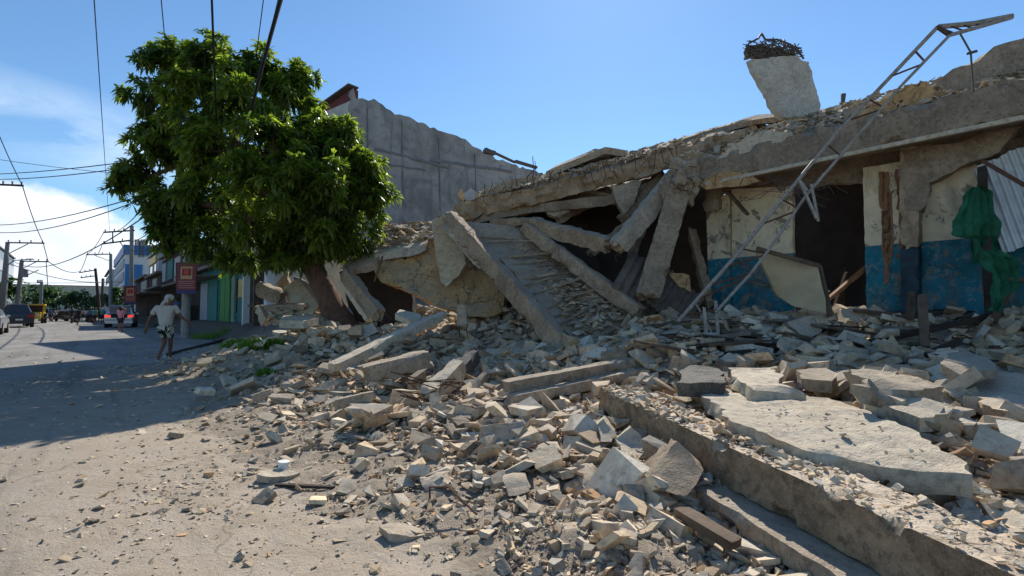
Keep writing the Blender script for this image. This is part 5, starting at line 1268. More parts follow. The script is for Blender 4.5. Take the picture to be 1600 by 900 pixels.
es = [(0, 1), (1, 2), (2, 3), (3, 4), (4, 5), (5, 6), (6, 7), (7, 8), (4, 9), (9, 10), (10, 11), (5, 12), (12, 13), (13, 14), (6, 15), (15, 16), (7, 17), (17, 18), (6, 19), (19, 20), (9, 21), (7, 22)]
rad = [.46, .40, .33, .28, .24, .20, .17, .12, .06, .15, .10, .05, .13, .09, .04, .11, .05, .07, .03, .09, .04, .05, .04]
tm = skin_mesh(vs, es, rad, 2)
for v in tm.vertices: v.co += v.normal * (nz(v.co, 5) * .035 + nz(v.co, 16, 2) * .015)
link('trunk', tm, M['bark'], tr, 60)
# twigs that carry the outer sprays
tw = MB()
for c in tips:
    s_ = min(vs[4:], key=lambda p: (p - c).length); m_ = (s_ + c) / 2 + Vector((rr.gauss(0, .12), rr.gauss(0, .12), rr.gauss(.08, .1)))
    tw.tube([s_, m_, c], [.045, .03, .012], 5)
    for _ in range(4): tw.tube([m_.lerp(c, rr.random()), c + Vector((rr.gauss(0, .35), rr.gauss(0, .35), rr.gauss(0, .3)))], [.014, .005], 4)
tw.build('branches', M['bark'], tr)

# ================================================================== THE STREET behind: shops, poles, vehicles, people
def bld(label, s, n, z, mat, roof=None, parts=(), name='building', cat='building', zb=0.0):
    t = empty(name, SN((s[0] + s[1]) / 2, (n[0] + n[1]) / 2, zb), label, cat)
    MB().sbox(s[0], s[1], n[0], n[1], zb, z).build('wall', M[mat], t)
    if roof: MB().sbox(s[0] - .3, s[1] + .3, n[0] - .5, n[1] + .3, z, z + .22).build('roof', M[roof], t)
    for (nm, s0, s1, z0, z1, mt, out) in parts:
        nf = n[0] if n[0] > 0 else n[1]; sg = -1 if n[0] > 0 else 1
        a_, b_ = sorted((nf + sg * out, nf + .02 * -sg))
        MB().sbox(s0, s1, a_, b_, z0, z1).build(nm, M[mt], t)
    return t
G0 = .72
def SX(px, n):
    r_ = (px - 800) / 800; return n * (.766 - r_ * .643) / (.643 + r_ * .766)
def shop(label, pa, pb, h, wall, roof, parts, n0=6.2, n1=9.5, name='shop', cat='shop'):
    return bld(label, (SX(pa, n0) + .05, SX(pb, n0) - .05), (n0, n1), h, wall, roof, [(nm, SX(a, n0), SX(b, n0), z0, z1, mt, out) for (nm, a, b, z0, z1, mt, out) in parts], name, cat)
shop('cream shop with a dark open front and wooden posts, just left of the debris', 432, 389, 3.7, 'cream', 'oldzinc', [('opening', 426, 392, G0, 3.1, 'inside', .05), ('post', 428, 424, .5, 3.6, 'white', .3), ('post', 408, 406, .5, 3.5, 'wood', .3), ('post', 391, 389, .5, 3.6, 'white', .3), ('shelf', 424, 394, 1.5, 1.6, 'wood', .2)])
shop('teal shop with a small yellow notice on its door', 388, 364, 3.9, 'tealw', 'oldzinc', [('door', 387, 374, G0, 3.0, 'tealw', .08), ('notice', 384, 376, 2.0, 2.9, 'yellow', .12), ('post', 371, 366, G0, 3.5, 'palegreen', .15), ('shutter', 372, 370, 1.2, 3.0, 'wood_dark', .06)])
shop('shop with tall bright green folding doors', 363, 344, 4.0, 'midgrey', 'oldzinc', [('door', 361, 354, G0, 3.5, 'greenw', .08), ('door', 353.4, 346, G0, 3.6, 'greenw', .08)])
shop('dull teal shuttered shop beside the green doors', 343, 313, 3.9, 'tealw', 'oldzinc', [('shutter', 341, 328, G0, 3.2, 'tealw', .08), ('shutter', 326, 315, G0, 3.1, 'bluegrey', .08), ('awning', 342, 313, 3.3, 3.42, 'oldzinc', 1.2)])
shop('low dark stall with a jutting tin awning behind the concrete pole', 312, 284, 3.9, 'inside', 'oldzinc', [('awning', 312, 284, 3.2, 3.3, 'oldzinc', 1.4), ('counter', 310, 288, G0, 1.7, 'wood_dark', .4), ('shutter', 300, 294, 1.0, 2.9, 'midgrey', .1)], name='market_stall', cat='stall')
shop('two storey wooden house with teal upper windows and a tin roof', 283, 252, 6.4, 'wood_dark', None, [('window', 270, 262, 4.2, 6.0, 'tealw', .1), ('window', 259, 254, 4.2, 6.0, 'bluegrey', .1), ('panel', 281, 273, 3.9, 5.9, 'offwhite', .1), ('awning', 283, 252, 3.3, 3.42, 'oldzinc', 1.6), ('opening', 281, 254, G0, 3.0, 'inside', .05)], n1=14, name='house', cat='house')
shop('long shack with a sagging awning behind the pedestrian in white', 251, 232, 5.2, 'wood_dark', 'oldzinc', [('awning', 251, 232, 3.1, 3.25, 'oldzinc', 1.8), ('panel', 245, 239, 3.6, 4.9, 'offwhite', .1), ('opening', 250, 233, G0, 2.9, 'inside', .05)], n1=14, name='house', cat='house')
shop('low brown row house farther up the street', 231, 212, 5.6, 'wood_dark', 'oldzinc', [('awning', 231, 212, 3.2, 3.35, 'oldzinc', 1.8), ('panel', 229, 221, 3.7, 5.2, 'offwhite', .1)], n1=14, name='house', cat='house')
def gable(t, s0, s1, n0, n1, z0, z1, mat):
    g = MB(); r_ = lambda n, z, s: SN(s, n, z)
    nm = (n0 + n1) / 2
    for (na, za, nb, zb_) in ((n0 - .5, z0, nm, z1), (nm, z1, n1 + .5, z0)):
        g.add([r_(na, za, s0), r_(nb, zb_, s0), r_(nb, zb_, s1), r_(na, za, s1), r_(na, za + .12, s0), r_(nb, zb_ + .12, s0), r_(nb, zb_ + .12, s1), r_(na, za + .12, s1)], [(0, 3, 2, 1), (4, 5, 6, 7), (0, 1, 5, 4), (1, 2, 6, 5), (2, 3, 7, 6), (3, 0, 4, 7)])
    g.build('roof', M[mat], t)
for o in [x for x in COL.objects if x.get('label', '').startswith('two storey wooden')]: gable(o, SX(283, 6.2) - .5, SX(252, 6.2) + .3, 6.2, 14, 6.4, 8.0, 'oldzinc')
w_ = bld('white concrete house with a pale sloping roof above the stalls', (55, 66), (14.5, 24), 10.5, 'offwhite', None, [('window', 57, 59, 8, 9.4, 'inside', .08), ('window', 61, 63, 8, 9.4, 'inside', .08)], 'house', 'house'); gable(w_, 54.5, 66.5, 14.5, 24, 10.5, 12.4, 'zinc')
w_ = bld('pale building with stepped roof before the blue and white block', (86, 100), (8.0, 20), 9.5, 'bluegrey', None, [('window', 88, 90, 6, 8, 'glass', .1), ('window', 93, 96, 6, 8, 'glass', .1), ('sign_board', 88, 98, 8.3, 9.3, 'yellow', .2)]); gable(w_, 85.5, 100.5, 8, 20, 9.5, 12, 'zinc')
bb = empty('blue_white_block', SN(150, 14, 0), 'large blue and white commercial block up the street', 'building')
MB().sbox(132, 175, 6.5, 30, 0, 13.0).build('wall', M['white'], bb)
MB().sbox(131.7, 175.1, 6.2, 30.2, 13.0, 15.0).build('blue_fascia', M['bluepanel'], bb)
MB().sbox(131.8, 131.98, 6.6, 9.5, 4, 11).build('blue_panel', M['bluepanel'], bb)
for i in range(4):
    MB().sbox(133 + 0, 174, 6.35, 6.48, 2.0 + i * 2.8, 3.8 + i * 2.8).build('window_band', M['bluegrey'], bb)
for i in range(3): MB().sbox(131.8, 131.95, 16, 27, 2.6 + i * 3.4, 4.2 + i * 3.4).build('window', M['glass'], bb)
bld('grey office block closing the right side of the street', (185, 225), (6, 30), 13, 'bluegrey', 'grey', [('window_band', 186, 224, 8, 9.6, 'glass', .1), ('window_band', 186, 224, 12, 13.6, 'glass', .1)])
bld('long low hall with a red roof at the end of the street', (300, 312), (-45, 12), 12.5, 'cream', 'redroof', [])
# left side
bld('grey two storey house with billboard frame on the left side', (62, 78), (-20, -9.5), 7.5, 'midgrey', 'grey', [('awning', 62, 78, 3.3, 3.5, 'grey', 1.6), ('shop_front', 63, 77, .2, 3.0, 'inside', .06), ('window', 64, 68, 4.4, 6.2, 'glass', .08), ('window', 71, 75, 4.4, 6.2, 'glass', .08)], 'house', 'house')
bld('pale yellow gabled house at the far left', (90, 110), (-24, -10), 9, 'cream', 'zinc', [('awning', 90, 110, 4, 4.2, 'zinc', 2.0), ('shop_front', 92, 108, .2, 3.6, 'inside', .06), ('window', 94, 98, 5.5, 7.5, 'glass', .08)], 'house', 'house')
bld('yellow walled shop at the left edge of the view', (40, 52), (-22, -9.2), 4.6, 'yellow', 'zinc', [('shop_front', 41, 51, .2, 2.6, 'inside', .06), ('sign_board', 42, 50, 3.0, 4.0, 'greenw', .1)], 'shop', 'shop')
bld('flat grey building behind the left poles', (125, 160), (-40, -12), 13, 'bluegrey', 'grey', [('window_band', 126, 159, 5, 7, 'glass', .1), ('window_band', 126, 159, 9, 11, 'glass', .1)])
# ---- trees of the street
def leafy(label, s, n, h, R_, k_=10, seed=0, group=None, zb=0):
    t = empty('street_tree', SN(s, n, zb), label, 'tree', group); V = []; T = []; lr = random.Random(seed)
    for i in range(k_):
        c = SN(s + lr.uniform(-1, 1) * R_, n + lr.uniform(-1, 1) * R_ * .8, h - R_ * .6 + lr.uniform(-.7, .6) * R_); rosettes(c, R_ * lr.uniform(.35, .55), 170, .35, V, T, .45, .20, 7)
    leaves_obj('crown', V, T, M['leaf_far'], t)
    MB().tube([SN(s, n, zb - .1), SN(s + .3, n, h * .35), SN(s + .5, n + .3, h * .75)], [.3, .22, .1], 8).build('trunk', M['bark'], t)
leafy('broad round tree on the left side near the street end', 140, -7, 5.6, 3.6, 14, 1)
leafy('second broad tree behind the first at the street end', 165, -3, 6.6, 4.2, 14, 2)
leafy('small tree between the left poles and the yellow jeepney', 84, -7.5, 5.0, 2.0, 8, 3)
leafy('tree at the middle of the street end, right of the broad ones', 190, 4.5, 5.5, 3.0, 10, 4)
leafy('small roadside tree by the two leaning poles on the right', 112, 5.2, 4.6, 1.7, 8, 5)
leafy('green bush behind the left edge vehicles', 50, -7.8, 3.0, 1.6, 7, 6)
# ---- poles
def pole(label, base, top, r_, mat='pole', arms=(), extra=None, group=None):
    t = empty('utility_pole', base, label, 'pole', group)
    MB().tube([base - Vector((0, 0, .2)), base.lerp(top, .5), top], [r_, r_ * .85, r_ * .7], 10).build('shaft', M[mat], t)
    for a, b in arms:
        MB().bar(a, b, .14, .14).build('crossarm', M['wood_dark'], t)
        for u in (.05, .35, .65, .95):
            p = a.lerp(b, u); MB().tube([p + Vector((0, 0, .07)), p + Vector((0, 0, .30))], [.05, .07], 6).build('insulator', M['grey'], t)
    if extra: extra(t)
    return t
def brace(a, b): return lambda t: MB().bar(a, b, .07, .07).build('brace', M['wood_dark'], t)
D = 55
pole('tall wooden pole with two crossarms right of the small tarpaulin sign', Z(205, 505, 0), P(206, 353, D), .26, 'pole', [(P(162, 363, D), P(210, 360, D)), (P(160, 381, D), P(208, 375, D))], brace(P(187, 377, D), P(200, 398, D)))
MB().bar(P(176, 362, D), P(176, 380, D), .08).build('drop_link', M['wood_dark'], None)
COL.objects[-1]['label'] = 'thin link joining the two crossarms of the tall wooden pole'; COL.objects[-1]['category'] = 'bracket'
D = 74
pole('straight grey pole with one long crossarm beside the blue and white block', Z(173, 500, 0), P(173, 397, D), .27, 'grey', [(P(135, 398, D), P(173, 397, D))], brace(P(148, 399, D), P(172, 408, D)))
D = 82
pole('leaning pole with two short crossarms in the middle of the street', Z(157, 499, 0), P(149, 420, D), .27, 'wood_dark', [(P(124, 426, D), P(149, 422, D)), (P(126, 434, D), P(150, 431, D))])
pole('plain dark pole right behind the leaning pole with two crossarms', Z(160, 498.5, 0), P(161, 436, 88), .3, 'wood_dark')
D = 57
pole('leaning pole at the far left with a long high crossarm', P(0, 505, D) * 1, P(12, 378, D), .27, 'pole', [(P(10, 379, D), P(69, 380, D))], brace(P(14, 396, D), P(44, 381, D)))
def lampx(t): MB().tube([P(11, 415, D), P(22, 407, D), P(35, 406, D), P(48, 405, D)], .06, 6).build('lamp_arm', M['grey'], t); MB().bar(P(42, 405, D), P(52, 405, D), .25, .12).build('lamp_head', M['grey'], t)
pole('dark pole with a curved lamp arm beside the far left pole', P(3, 505, D), P(11, 404, D), .28, 'pole', (), lampx)
D = 60
def trx(t):
    MB().tube([P(38, 433, D), P(38, 421, D)], .36, 12).build('transformer', M['grey'], t); MB().bar(P(34, 420, D), P(57, 409, D), .07).build('brace', M['wood_dark'], t); MB().bar(P(42, 430, D), P(60, 422, D), .07).build('brace', M['wood_dark'], t)
pole('leaning pole carrying a round grey transformer on the left side', P(25, 503, D), P(34, 408, D), .28, 'pole', [(P(32, 408, D), P(75, 409, D))], trx)
pole('thin pale pole with side steps left of the street end tree', P(63, 503, 66), P(65, 440, 66), .22, 'grey', [(P(58, 441, 66), P(66, 441, 66))])
pole('unseen based pole at the left edge whose crossarm reaches into view', P(-14, 515, 40), P(-9, 270, 40), .25, 'pole', [(P(-12, 288, 40), P(36, 290, 40))])
B7 = Vector((P(291, 500, 25).x, 25, 0))
pole('thick pale concrete pole behind the large burgundy sign', B7, P(292, 380, 25), .22, 'conc_pole')
# ---- tarpaulin signs
def sign(label, x0, x1, y0, y1, D, seed):
    t = empty('tarpaulin_sign', P((x0 + x1) / 2, y1, D), label, 'sign')
    def rect(name, u0, u1, v0, v1, mat, off):
        a = P(x0 + (x1 - x0) * (u0 + u1) / 2, y0 + (y1 - y0) * (v0 + v1) / 2, D - off); w = (x1 - x0) * (u1 - u0) / 800 * D; h = (y1 - y0) * (v1 - v0) / 800 * D
        MB().box(a, (w, .0, 0), (0, .012, 0), (0, 0, h)).build(name, M[mat], t)
    rect('banner', 0, 1, 0, .94, 'burgundy', 0); rect('lower_band', 0, 1, .94, 1.06, 'signblue', .0)
    rect('ornate_frame', .2, .8, .12, .56, 'signyellow', .02); rect('frame_field', .28, .72, .19, .43, 'burgundy', .035); rect('emblem', .38, .62, .22, .40, 'redp', .05)
    for i in range(4):
        rect('text_line', .08 + .03 * (i % 2), .92 - .04 * (i % 3), .62 + i * .075, .65 + i * .075, 'signpink', .02)
    fr = MB()
    for (a, b) in (((x0, y0), (x1, y0)), ((x1, y0), (x1, y1)), ((x1, y1), (x0, y1)), ((x0, y1), (x0, y0))): fr.bar(P(*a, D + .03), P(*b, D + .03), .05)
    fr.build('frame', M['wood_dark'], t)
sign('large burgundy tarpaulin sign with a yellow emblem on the concrete pole', 276, 307, 411, 456, 24.5, 1)
sign('smaller burgundy tarpaulin sign farther up the street by the car', 194, 213, 447, 474, 52, 2)
# ---- antenna towers
def lattice(label, px, y0, y1, D, w, panels=False):
    t = empty('cell_tower', P(px, y0, D), label, 'tower'); g = MB(); a = [P(px + sx * w, y0, D + sy * w / 800 * D) for sx, sy in ((-1, -1), (1, -1), (1, 1), (-1, 1))]; b = [P(px + sx * w * .6, y1, D + sy * w * .6 / 800 * D) for sx, sy in ((-1, -1), (1, -1), (1, 1), (-1, 1))]
    for i in range(4): g.tube([a[i], b[i]], .09, 5)
    for k in range(8):
        for i in range(4):
            j = (i + 1) % 4; g.tube([a[i].lerp(b[i], k / 8), a[j].lerp(b[j], (k + 1) / 8)], .05, 4)
    g.build('lattice_mast', M['darksteel'], t)
    if panels:
        for dx in (-9, -5, 0, 4, 8): MB().box(P(px + dx, y1 + 3, D - .5), (.35, 0, 0), (0, .2, 0), (0, 0, 1.3)).build('antenna_panel', M['grey'], t)
        MB().bar(P(px - 10, y1 + 3, D), P(px + 10, y1 + 3, D), .12).build('antenna_frame', M['darksteel'], t)
lattice('short antenna mast with panel antennas on a roof', 221, 402, 376, 105, 4, True)
lattice('slender lattice tower partly hidden by the tree crown', 252, 430, 318, 120, 5)
wt_ = empty('roof_tank', P(237, 400, 80), 'dark railing cage on the roof beside the antenna mast', 'railing')
g = MB()
for i in range(7): g.tube([P(230 + i * 2.4, 402, 80), P(230 + i * 2.4, 383, 80)], .05, 4)
g.bar(P(229, 384, 80), P(246, 384, 80), .1).bar(P(229, 392, 80), P(246, 392, 80), .1); g.build('railing_bars', M['darksteel'], wt_)
# ---- overhead wires
def wire(a, b, sag, r_, n_=14):
    pts_ = [Vector(a).lerp(Vector(b), i / n_) - Vector((0, 0, sag * 4 * (i / n_) * (1 - i / n_))) for i in range(n_ + 1)]
    tag(MB().tube(pts_, r_, 5).build('overhead_wire', M['black'], None), wl.pop(0), 'wire')
wl = ['lone thin wire crossing the open sky left of the tree', 'thin wire meeting the left top of the crown from above', 'thick pale wire passing in front of the crown top', 'heavy black cable bundle slanting in front of the crown', 'second strand beside the heavy black bundle', 'faint thin wire left of the heavy black bundle',
      'upper of two long cables ending at the left of the crown', 'lower of two long cables ending at the left of the crown', 'long sagging cable below the pair, upper strand', 'long sagging cable below the pair, lower strand', 'low sagging cable rising rightward to the crown from the far left pole',
      'steep wire from the left edge to the transformer pole', 'second steep wire from the left edge through the far left crossarm', 'steep wire from the high crossarm tip to the transformer crossarm', 'span between the transformer crossarm and the leaning pole with two crossarms', 'span from the tall wooden pole to the straight grey pole, upper', 'span from the tall wooden pole to the straight grey pole, lower', 'span from the straight grey pole to the leaning pole',
      'wire from the tall wooden pole rising into the crown, upper', 'wire from the tall wooden pole rising into the crown, lower', 'faint level wire above the cloud across the left sky', 'faint low level wire just over the red roof', 'drop wire hanging by the tip of the transformer crossarm', 'service wire from the tall wooden pole to the signs', 'faint crossing wire between the left poles and the straight grey pole']
wire(P(145, -30, 9), P(174, 397, 74), .1, .011); wire(P(250, -20, 9), P(262, 110, 12.5), 0, .010); wire(P(330, -20, 7), P(338, 190, 10.2), 0, .017)
wire(P(444, -20, 6.5), P(392, 175, 10.0), -.05, .030); wire(P(440, -20, 6.6), P(402, 120, 10.1), .08, .014); wire(P(414, -20, 9), P(400, 90, 11.6), 0, .010)
wire(P(-40, 273, 26), P(215, 251, 16), .1, .018); wire(P(-40, 280, 26), P(212, 260, 16), .15, .018); wire(P(-40, 350, 30), P(245, 298, 15), .4, .018); wire(P(-40, 358, 30), P(245, 302, 15), .6, .018)
wire(P(12, 402, 57), P(262, 312, 20), 1.8, .028); wire(P(-20, 165, 35), P(35, 290, 40), .2, .03); wire(P(35, 290, 40), P(67, 378, 57), .3, .035); wire(P(67, 378, 57), P(75, 408, 60), 0, .04)
wire(P(75, 408, 60), P(125, 424, 82), .6, .05); wire(P(162, 363, 55), P(136, 397, 74), .4, .035); wire(P(160, 381, 55), P(150, 399, 74), .3, .035); wire(P(136, 398, 74), P(124, 426, 82), .3, .04)
wire(P(180, 362, 55), P(245, 300, 22), .3, .028); wire(P(200, 378, 55), P(262, 340, 22), .3, .028); wire(P(-30, 245, 60), P(230, 275, 60), .2, .03); wire(P(-30, 440, 110), P(200, 440, 110), .3, .05)
wire(P(72, 409, 60), P(75, 450, 60), 0, .04); wire(P(205, 390, 55), P(262, 372, 25), .4, .03); wire(P(10, 410, 57), P(173, 440, 74), .8, .045)

# ---- people
def person(label, foot, H, pose, cloth, group=None, fine=False, rz=0.0, headwear=None):
    s = H / 1.74
    t = empty('person', foot, label, 'person', group)
    J = dict(pelvis=(0, 0, .92), belly=(0, 0, 1.08), chest=(0, 0, 1.30), neck=(0, 0, 1.47), head=(0, 0, 1.58), crown_=(0, 0, 1.68), sl=(-.19, 0, 1.41), el=(-.26, 0, 1.14), hl=(-.28, .04, .86), sr=(.19, 0, 1.41), er=(.26, 0, 1.14), hr=(.28, .04, .86),
             tl=(-.10, 0, .88), kl=(-.11, 0, .48), al=(-.11, 0, .08), fl=(-.12, .15, .03), tr=(.10, 0, .88), kr=(.11, 0, .48), ar=(.11, 0, .08), fr=(.12, .15, .03))
    J.update(pose)
    ca, sa = math.cos(rz), math.sin(rz)
    W = {k: foot + Vector((v[0] * ca - v[1] * sa, v[0] * sa + v[1] * ca, v[2])) * s for k, v in J.items()}
    names = ['pelvis', 'belly', 'chest', 'neck', 'head', 'crown_', 'sl', 'el', 'hl', 'sr', 'er', 'hr', 'tl', 'kl', 'al', 'fl', 'tr', 'kr', 'ar', 'fr']
    rad = dict(pelvis=(.15, .11), belly=(.14, .10), chest=(.16, .11), neck=.055, head=.095, crown_=.085, sl=.06, el=.042, hl=.030, sr=.06, er=.042, hr=.030, tl=.085, kl=.058, al=.038, fl=.032, tr=.085, kr=.058, ar=.038, fr=.032)
    E = [('pelvis', 'belly'), ('belly', 'chest'), ('chest', 'neck'), ('neck', 'head'), ('head', 'crown_'), ('chest', 'sl'), ('sl', 'el'), ('el', 'hl'), ('chest', 'sr'), ('sr', 'er'), ('er', 'hr'), ('pelvis', 'tl'), ('tl', 'kl'), ('kl', 'al'), ('al', 'fl'), ('pelvis', 'tr'), ('tr', 'kr'), ('kr', 'ar'), ('ar', 'fr')]
    vs_ = [W[n] for n in names]; ed = [(names.index(a), names.index(b)) for a, b in E]; ra = [(tuple(x * s for x in rad[n]) if isinstance(rad[n], tuple) else rad[n] * s) for n in names]
    if fine:
        for h_, e_ in (('hl', 'el'), ('hr', 'er')):
            d = (W[h_] - W[e_]).normalized(); sd = d.cross(Vector((0, 1, 0))).normalized(); hi = names.index(h_)
            pm = len(vs_); vs_.append(W[h_] + d * .07); ra.append((.036, .022)); ed.append((hi, pm))
            for k, off in enumerate((-.03, -.01, .01, .03)):
                a = len(vs_); vs_.append(W[h_] + d * .12 + sd * off); ra.append(.011); ed.append((pm, a)); vs_.append(W[h_] + d * (.175 - .01 * abs(k - 1.4)) + sd * off * 1.2 + Vector((0, 0, -.01))); ra.append(.009); ed.append((a, a + 1))
            a = len(vs_); vs_.append(W[h_] + d * .05 + sd * .055); ra.append(.012); ed.append((hi, a)); vs_.append(W[h_] + d * .10 + sd * .07); ra.append(.010); ed.append((a, a + 1))
    link('body', skin_mesh(vs_, ed, ra, 2 if fine else 1), M['skin'], t, None)
    def gar(name, keys, edges, rad_, mat):
        vv = [W[k] if isinstance(k, str) else W[k[0]].lerp(W[k[1]], k[2]) for k in keys]
        link(name, skin_mesh(vv, edges, [tuple(x * s for x in r) if isinstance(r, tuple) else r * s for r in rad_], 2 if fine else 1), M[mat], t, None)
    gar('shirt', [('belly', 'pelvis', 1.0 if not fine else 1.3), 'belly', 'chest', ('chest', 'neck', .75), 'sl', ('sl', 'el', .75), 'sr', ('sr', 'er', .75)], [(0, 1), (1, 2), (2, 3), (2, 4), (4, 5), (2, 6), (6, 7)], [(.19, .14), (.175, .13), (.19, .135), .075, .085, .075, .085, .075], cloth[0])
    gar('shorts', ['pelvis', 'tl', ('tl', 'kl', .75), 'tr', ('tr', 'kr', .75)], [(0, 1), (1, 2), (0, 3), (3, 4)], [(.17, .125), .105, .095, .105, .095], cloth[1])
    hc = W['head'].lerp(W['crown_'], .35)
    hd = (W['crown_'] - W['neck']).normalized()
    bm = bmesh.new(); bmesh.ops.create_icosphere(bm, subdivisions=3, radius=1)
    fx, fy = pose.get('face', (0, 1)) if False else cloth[3]
    fwd = Vector((fx, fy, 0)).normalized()
    rh = .118 * s
    for v in bm.verts:
        p = v.co.copy(); front = p.dot(fwd)
        r2 = rh * (1.0 if headwear is None else .98)
        if p.z < .15 and front > .1: r2 *= .80          # open at the face
        v.co = Vector((p.x * r2, p.y * r2, p.z * r2 * 1.12)) + hc + Vector((0, 0, .02 * s)) - fwd * .012 * s + p * noise.noise(p * 3) * .012
    me = bpy.data.meshes.new('hair'); bm.to_mesh(me); bm.free()
    link('head_cloth' if headwear else 'hair', me, M[headwear or 'hair'], t, None)
    if fine:
        side = Vector((-fwd.y, fwd.x, 0)); fc = W['head'] + Vector((0, 0, .03))
        MB().tube([fc + fwd * .09, fc + fwd * .118 - Vector((0, 0, .02)), fc + fwd * .10 - Vector((0, 0, .045))], [.010, .016, .012], 6).build('nose', M['skin'], t)
        for sg in (-1, 1):
            MB().tube([fc + fwd * .085 + side * .033 * sg + Vector((0, 0, .012)), fc + fwd * .100 + side * .033 * sg + Vector((0, 0, .012))], [.010, .006], 6).build('eye', M['darkc'], t)
            MB().tube([fc + side * .098 * sg - Vector((0, 0, .025)), fc + side * .105 * sg + Vector((0, 0, .03))], [.014, .018], 6).build('ear', M['skin'], t)
        MB().tube([fc + fwd * .092 - side * .02 - Vector((0, 0, .07)), fc + fwd * .096 - Vector((0, 0, .072)), fc + fwd * .092 + side * .02 - Vector((0, 0, .07))], .007, 5).build('mouth', M['maroon'], t)
        for f_, a_ in (('fl', 'al'), ('fr', 'ar')):
            p = (W[a_] + W[f_]) / 2; d = (W[f_] - W[a_]); d.z = 0
            MB().bar(p - d * .9 + Vector((0, 0, -.045)), p + d * .9 + Vector((0, 0, -.045)), .10, .025).bar(p - d * .1 + Vector((0, 0, .01)), p + d * .35 + Vector((0, 0, .0)), .105, .03).build('sandal', M['shirt_w'], t)
        # cloth tail of the head wrap at the nape and the dark print on the shirt back
        nb = W['neck'] - fwd * .07
        gm = skin_mesh([hc - fwd * .07, nb + Vector((-.03, -.04, .02)), nb + Vector((-.05, -.06, -.10))], [(0, 1), (1, 2)], [.055, .05, .03], 2); link('head_cloth', gm, M['shirt_w'], t, None)
    return t
foot = Z(250, 565, 0)
man = dict(pelvis=(.12, 0, .92), belly=(.12, 0, 1.08), chest=(.12, 0, 1.30), neck=(.16, 0, 1.47), head=(.20, .02, 1.58), crown_=(.205, .02, 1.67), sl=(-.09, -.04, 1.40), el=(-.25, -.06, 1.14), hl=(-.36, -.02, .89), sr=(.32, .06, 1.41), er=(.43, .10, 1.18), hr=(.55, .14, 1.06),
           tl=(.03, 0, .87), kl=(.06, .06, .50), al=(-.03, -.05, .09), fl=(.06, .02, .035), tr=(.20, .03, .87), kr=(.16, .16, .50), ar=(.02, .34, .12), fr=(.12, .40, .05))
person('person walking on the road in a white t-shirt, patterned shorts and white head wrap', foot, 1.72, man, ('shirt_w', 'shorts', None, (.9, .35)), None, True, 0, 'shirt_w')
def armsup(): return dict(el=(-.34, .02, 1.52), hl=(-.10, .05, 1.70), er=(.34, .02, 1.52), hr=(.10, .05, 1.70))
person('person in a pink top and dark shorts holding hands on head behind the silver car', Z(188, 519, 0), 1.55, armsup(), ('pink', 'darkc', None, (0, 1)))
walk = dict(kl=(-.1, .15, .5), al=(-.1, -.05, .1), kr=(.1, -.02, .5), ar=(.1, -.25, .1), hl=(-.3, .2, .9), hr=(.3, -.2, .9))
person('person in dark clothes crossing the middle of the far street', Z(122, 509, 0), 1.62, walk, ('darkc', 'darkc', None, (0, -1)))
person('person in a teal shirt standing left of the silver car', Z(148, 506, 0), 1.6, {}, ('greenc', 'darkc', None, (0, 1)))
person('person with a pale cap just left of the silver car', Z(160, 506, 0), 1.66, {}, ('greenc', 'darkc', None, (0, 1)), headwear='white')
person('person in blue walking far off near the left vehicles', Z(78, 503, 0), 1.6, walk, ('bluec', 'darkc', None, (0, 1)))
ps = SN(41.5, 5.6, .66); person('person in black sitting in the shade by the dark stall', ps + Vector((0, 0, -.35)), 1.6, dict(kl=(-.12, -.38, .86), al=(-.12, -.40, .42), fl=(-.12, -.52, .38), kr=(.12, -.38, .86), ar=(.12, -.40, .42), fr=(.12, -.52, .38), hl=(-.15, -.3, .95), hr=(.15, -.3, .95), el=(-.27, -.08, 1.15), er=(.27, -.08, 1.15)), ('darkc', 'darkc', None, (0, -1)))
person('person in dark clothes standing in the shade beside the concrete pole', SN(46, 5.5, .66), 1.6, {}, ('bluec', 'darkc', None, (0, -1)))
stl = empty('stool', SN(41.5, 5.6, .72), 'low dark stool under the seated person', 'stool'); MB().box(SN(41.5, 5.6, .72 + .46), (.35, 0, 0), (0, .35, 0), (0, 0, .05)).build('seat', M['wood_dark'], stl)
for sx in (-.13, .13):
    for sy in (-.13, .13): MB().bar(SN(41.5, 5.6, .70) + Vector((sx, sy, 0)), SN(41.5, 5.6, 1.16) + Vector((sx, sy, 0)), .04).build('leg', M['wood_dark'], stl)

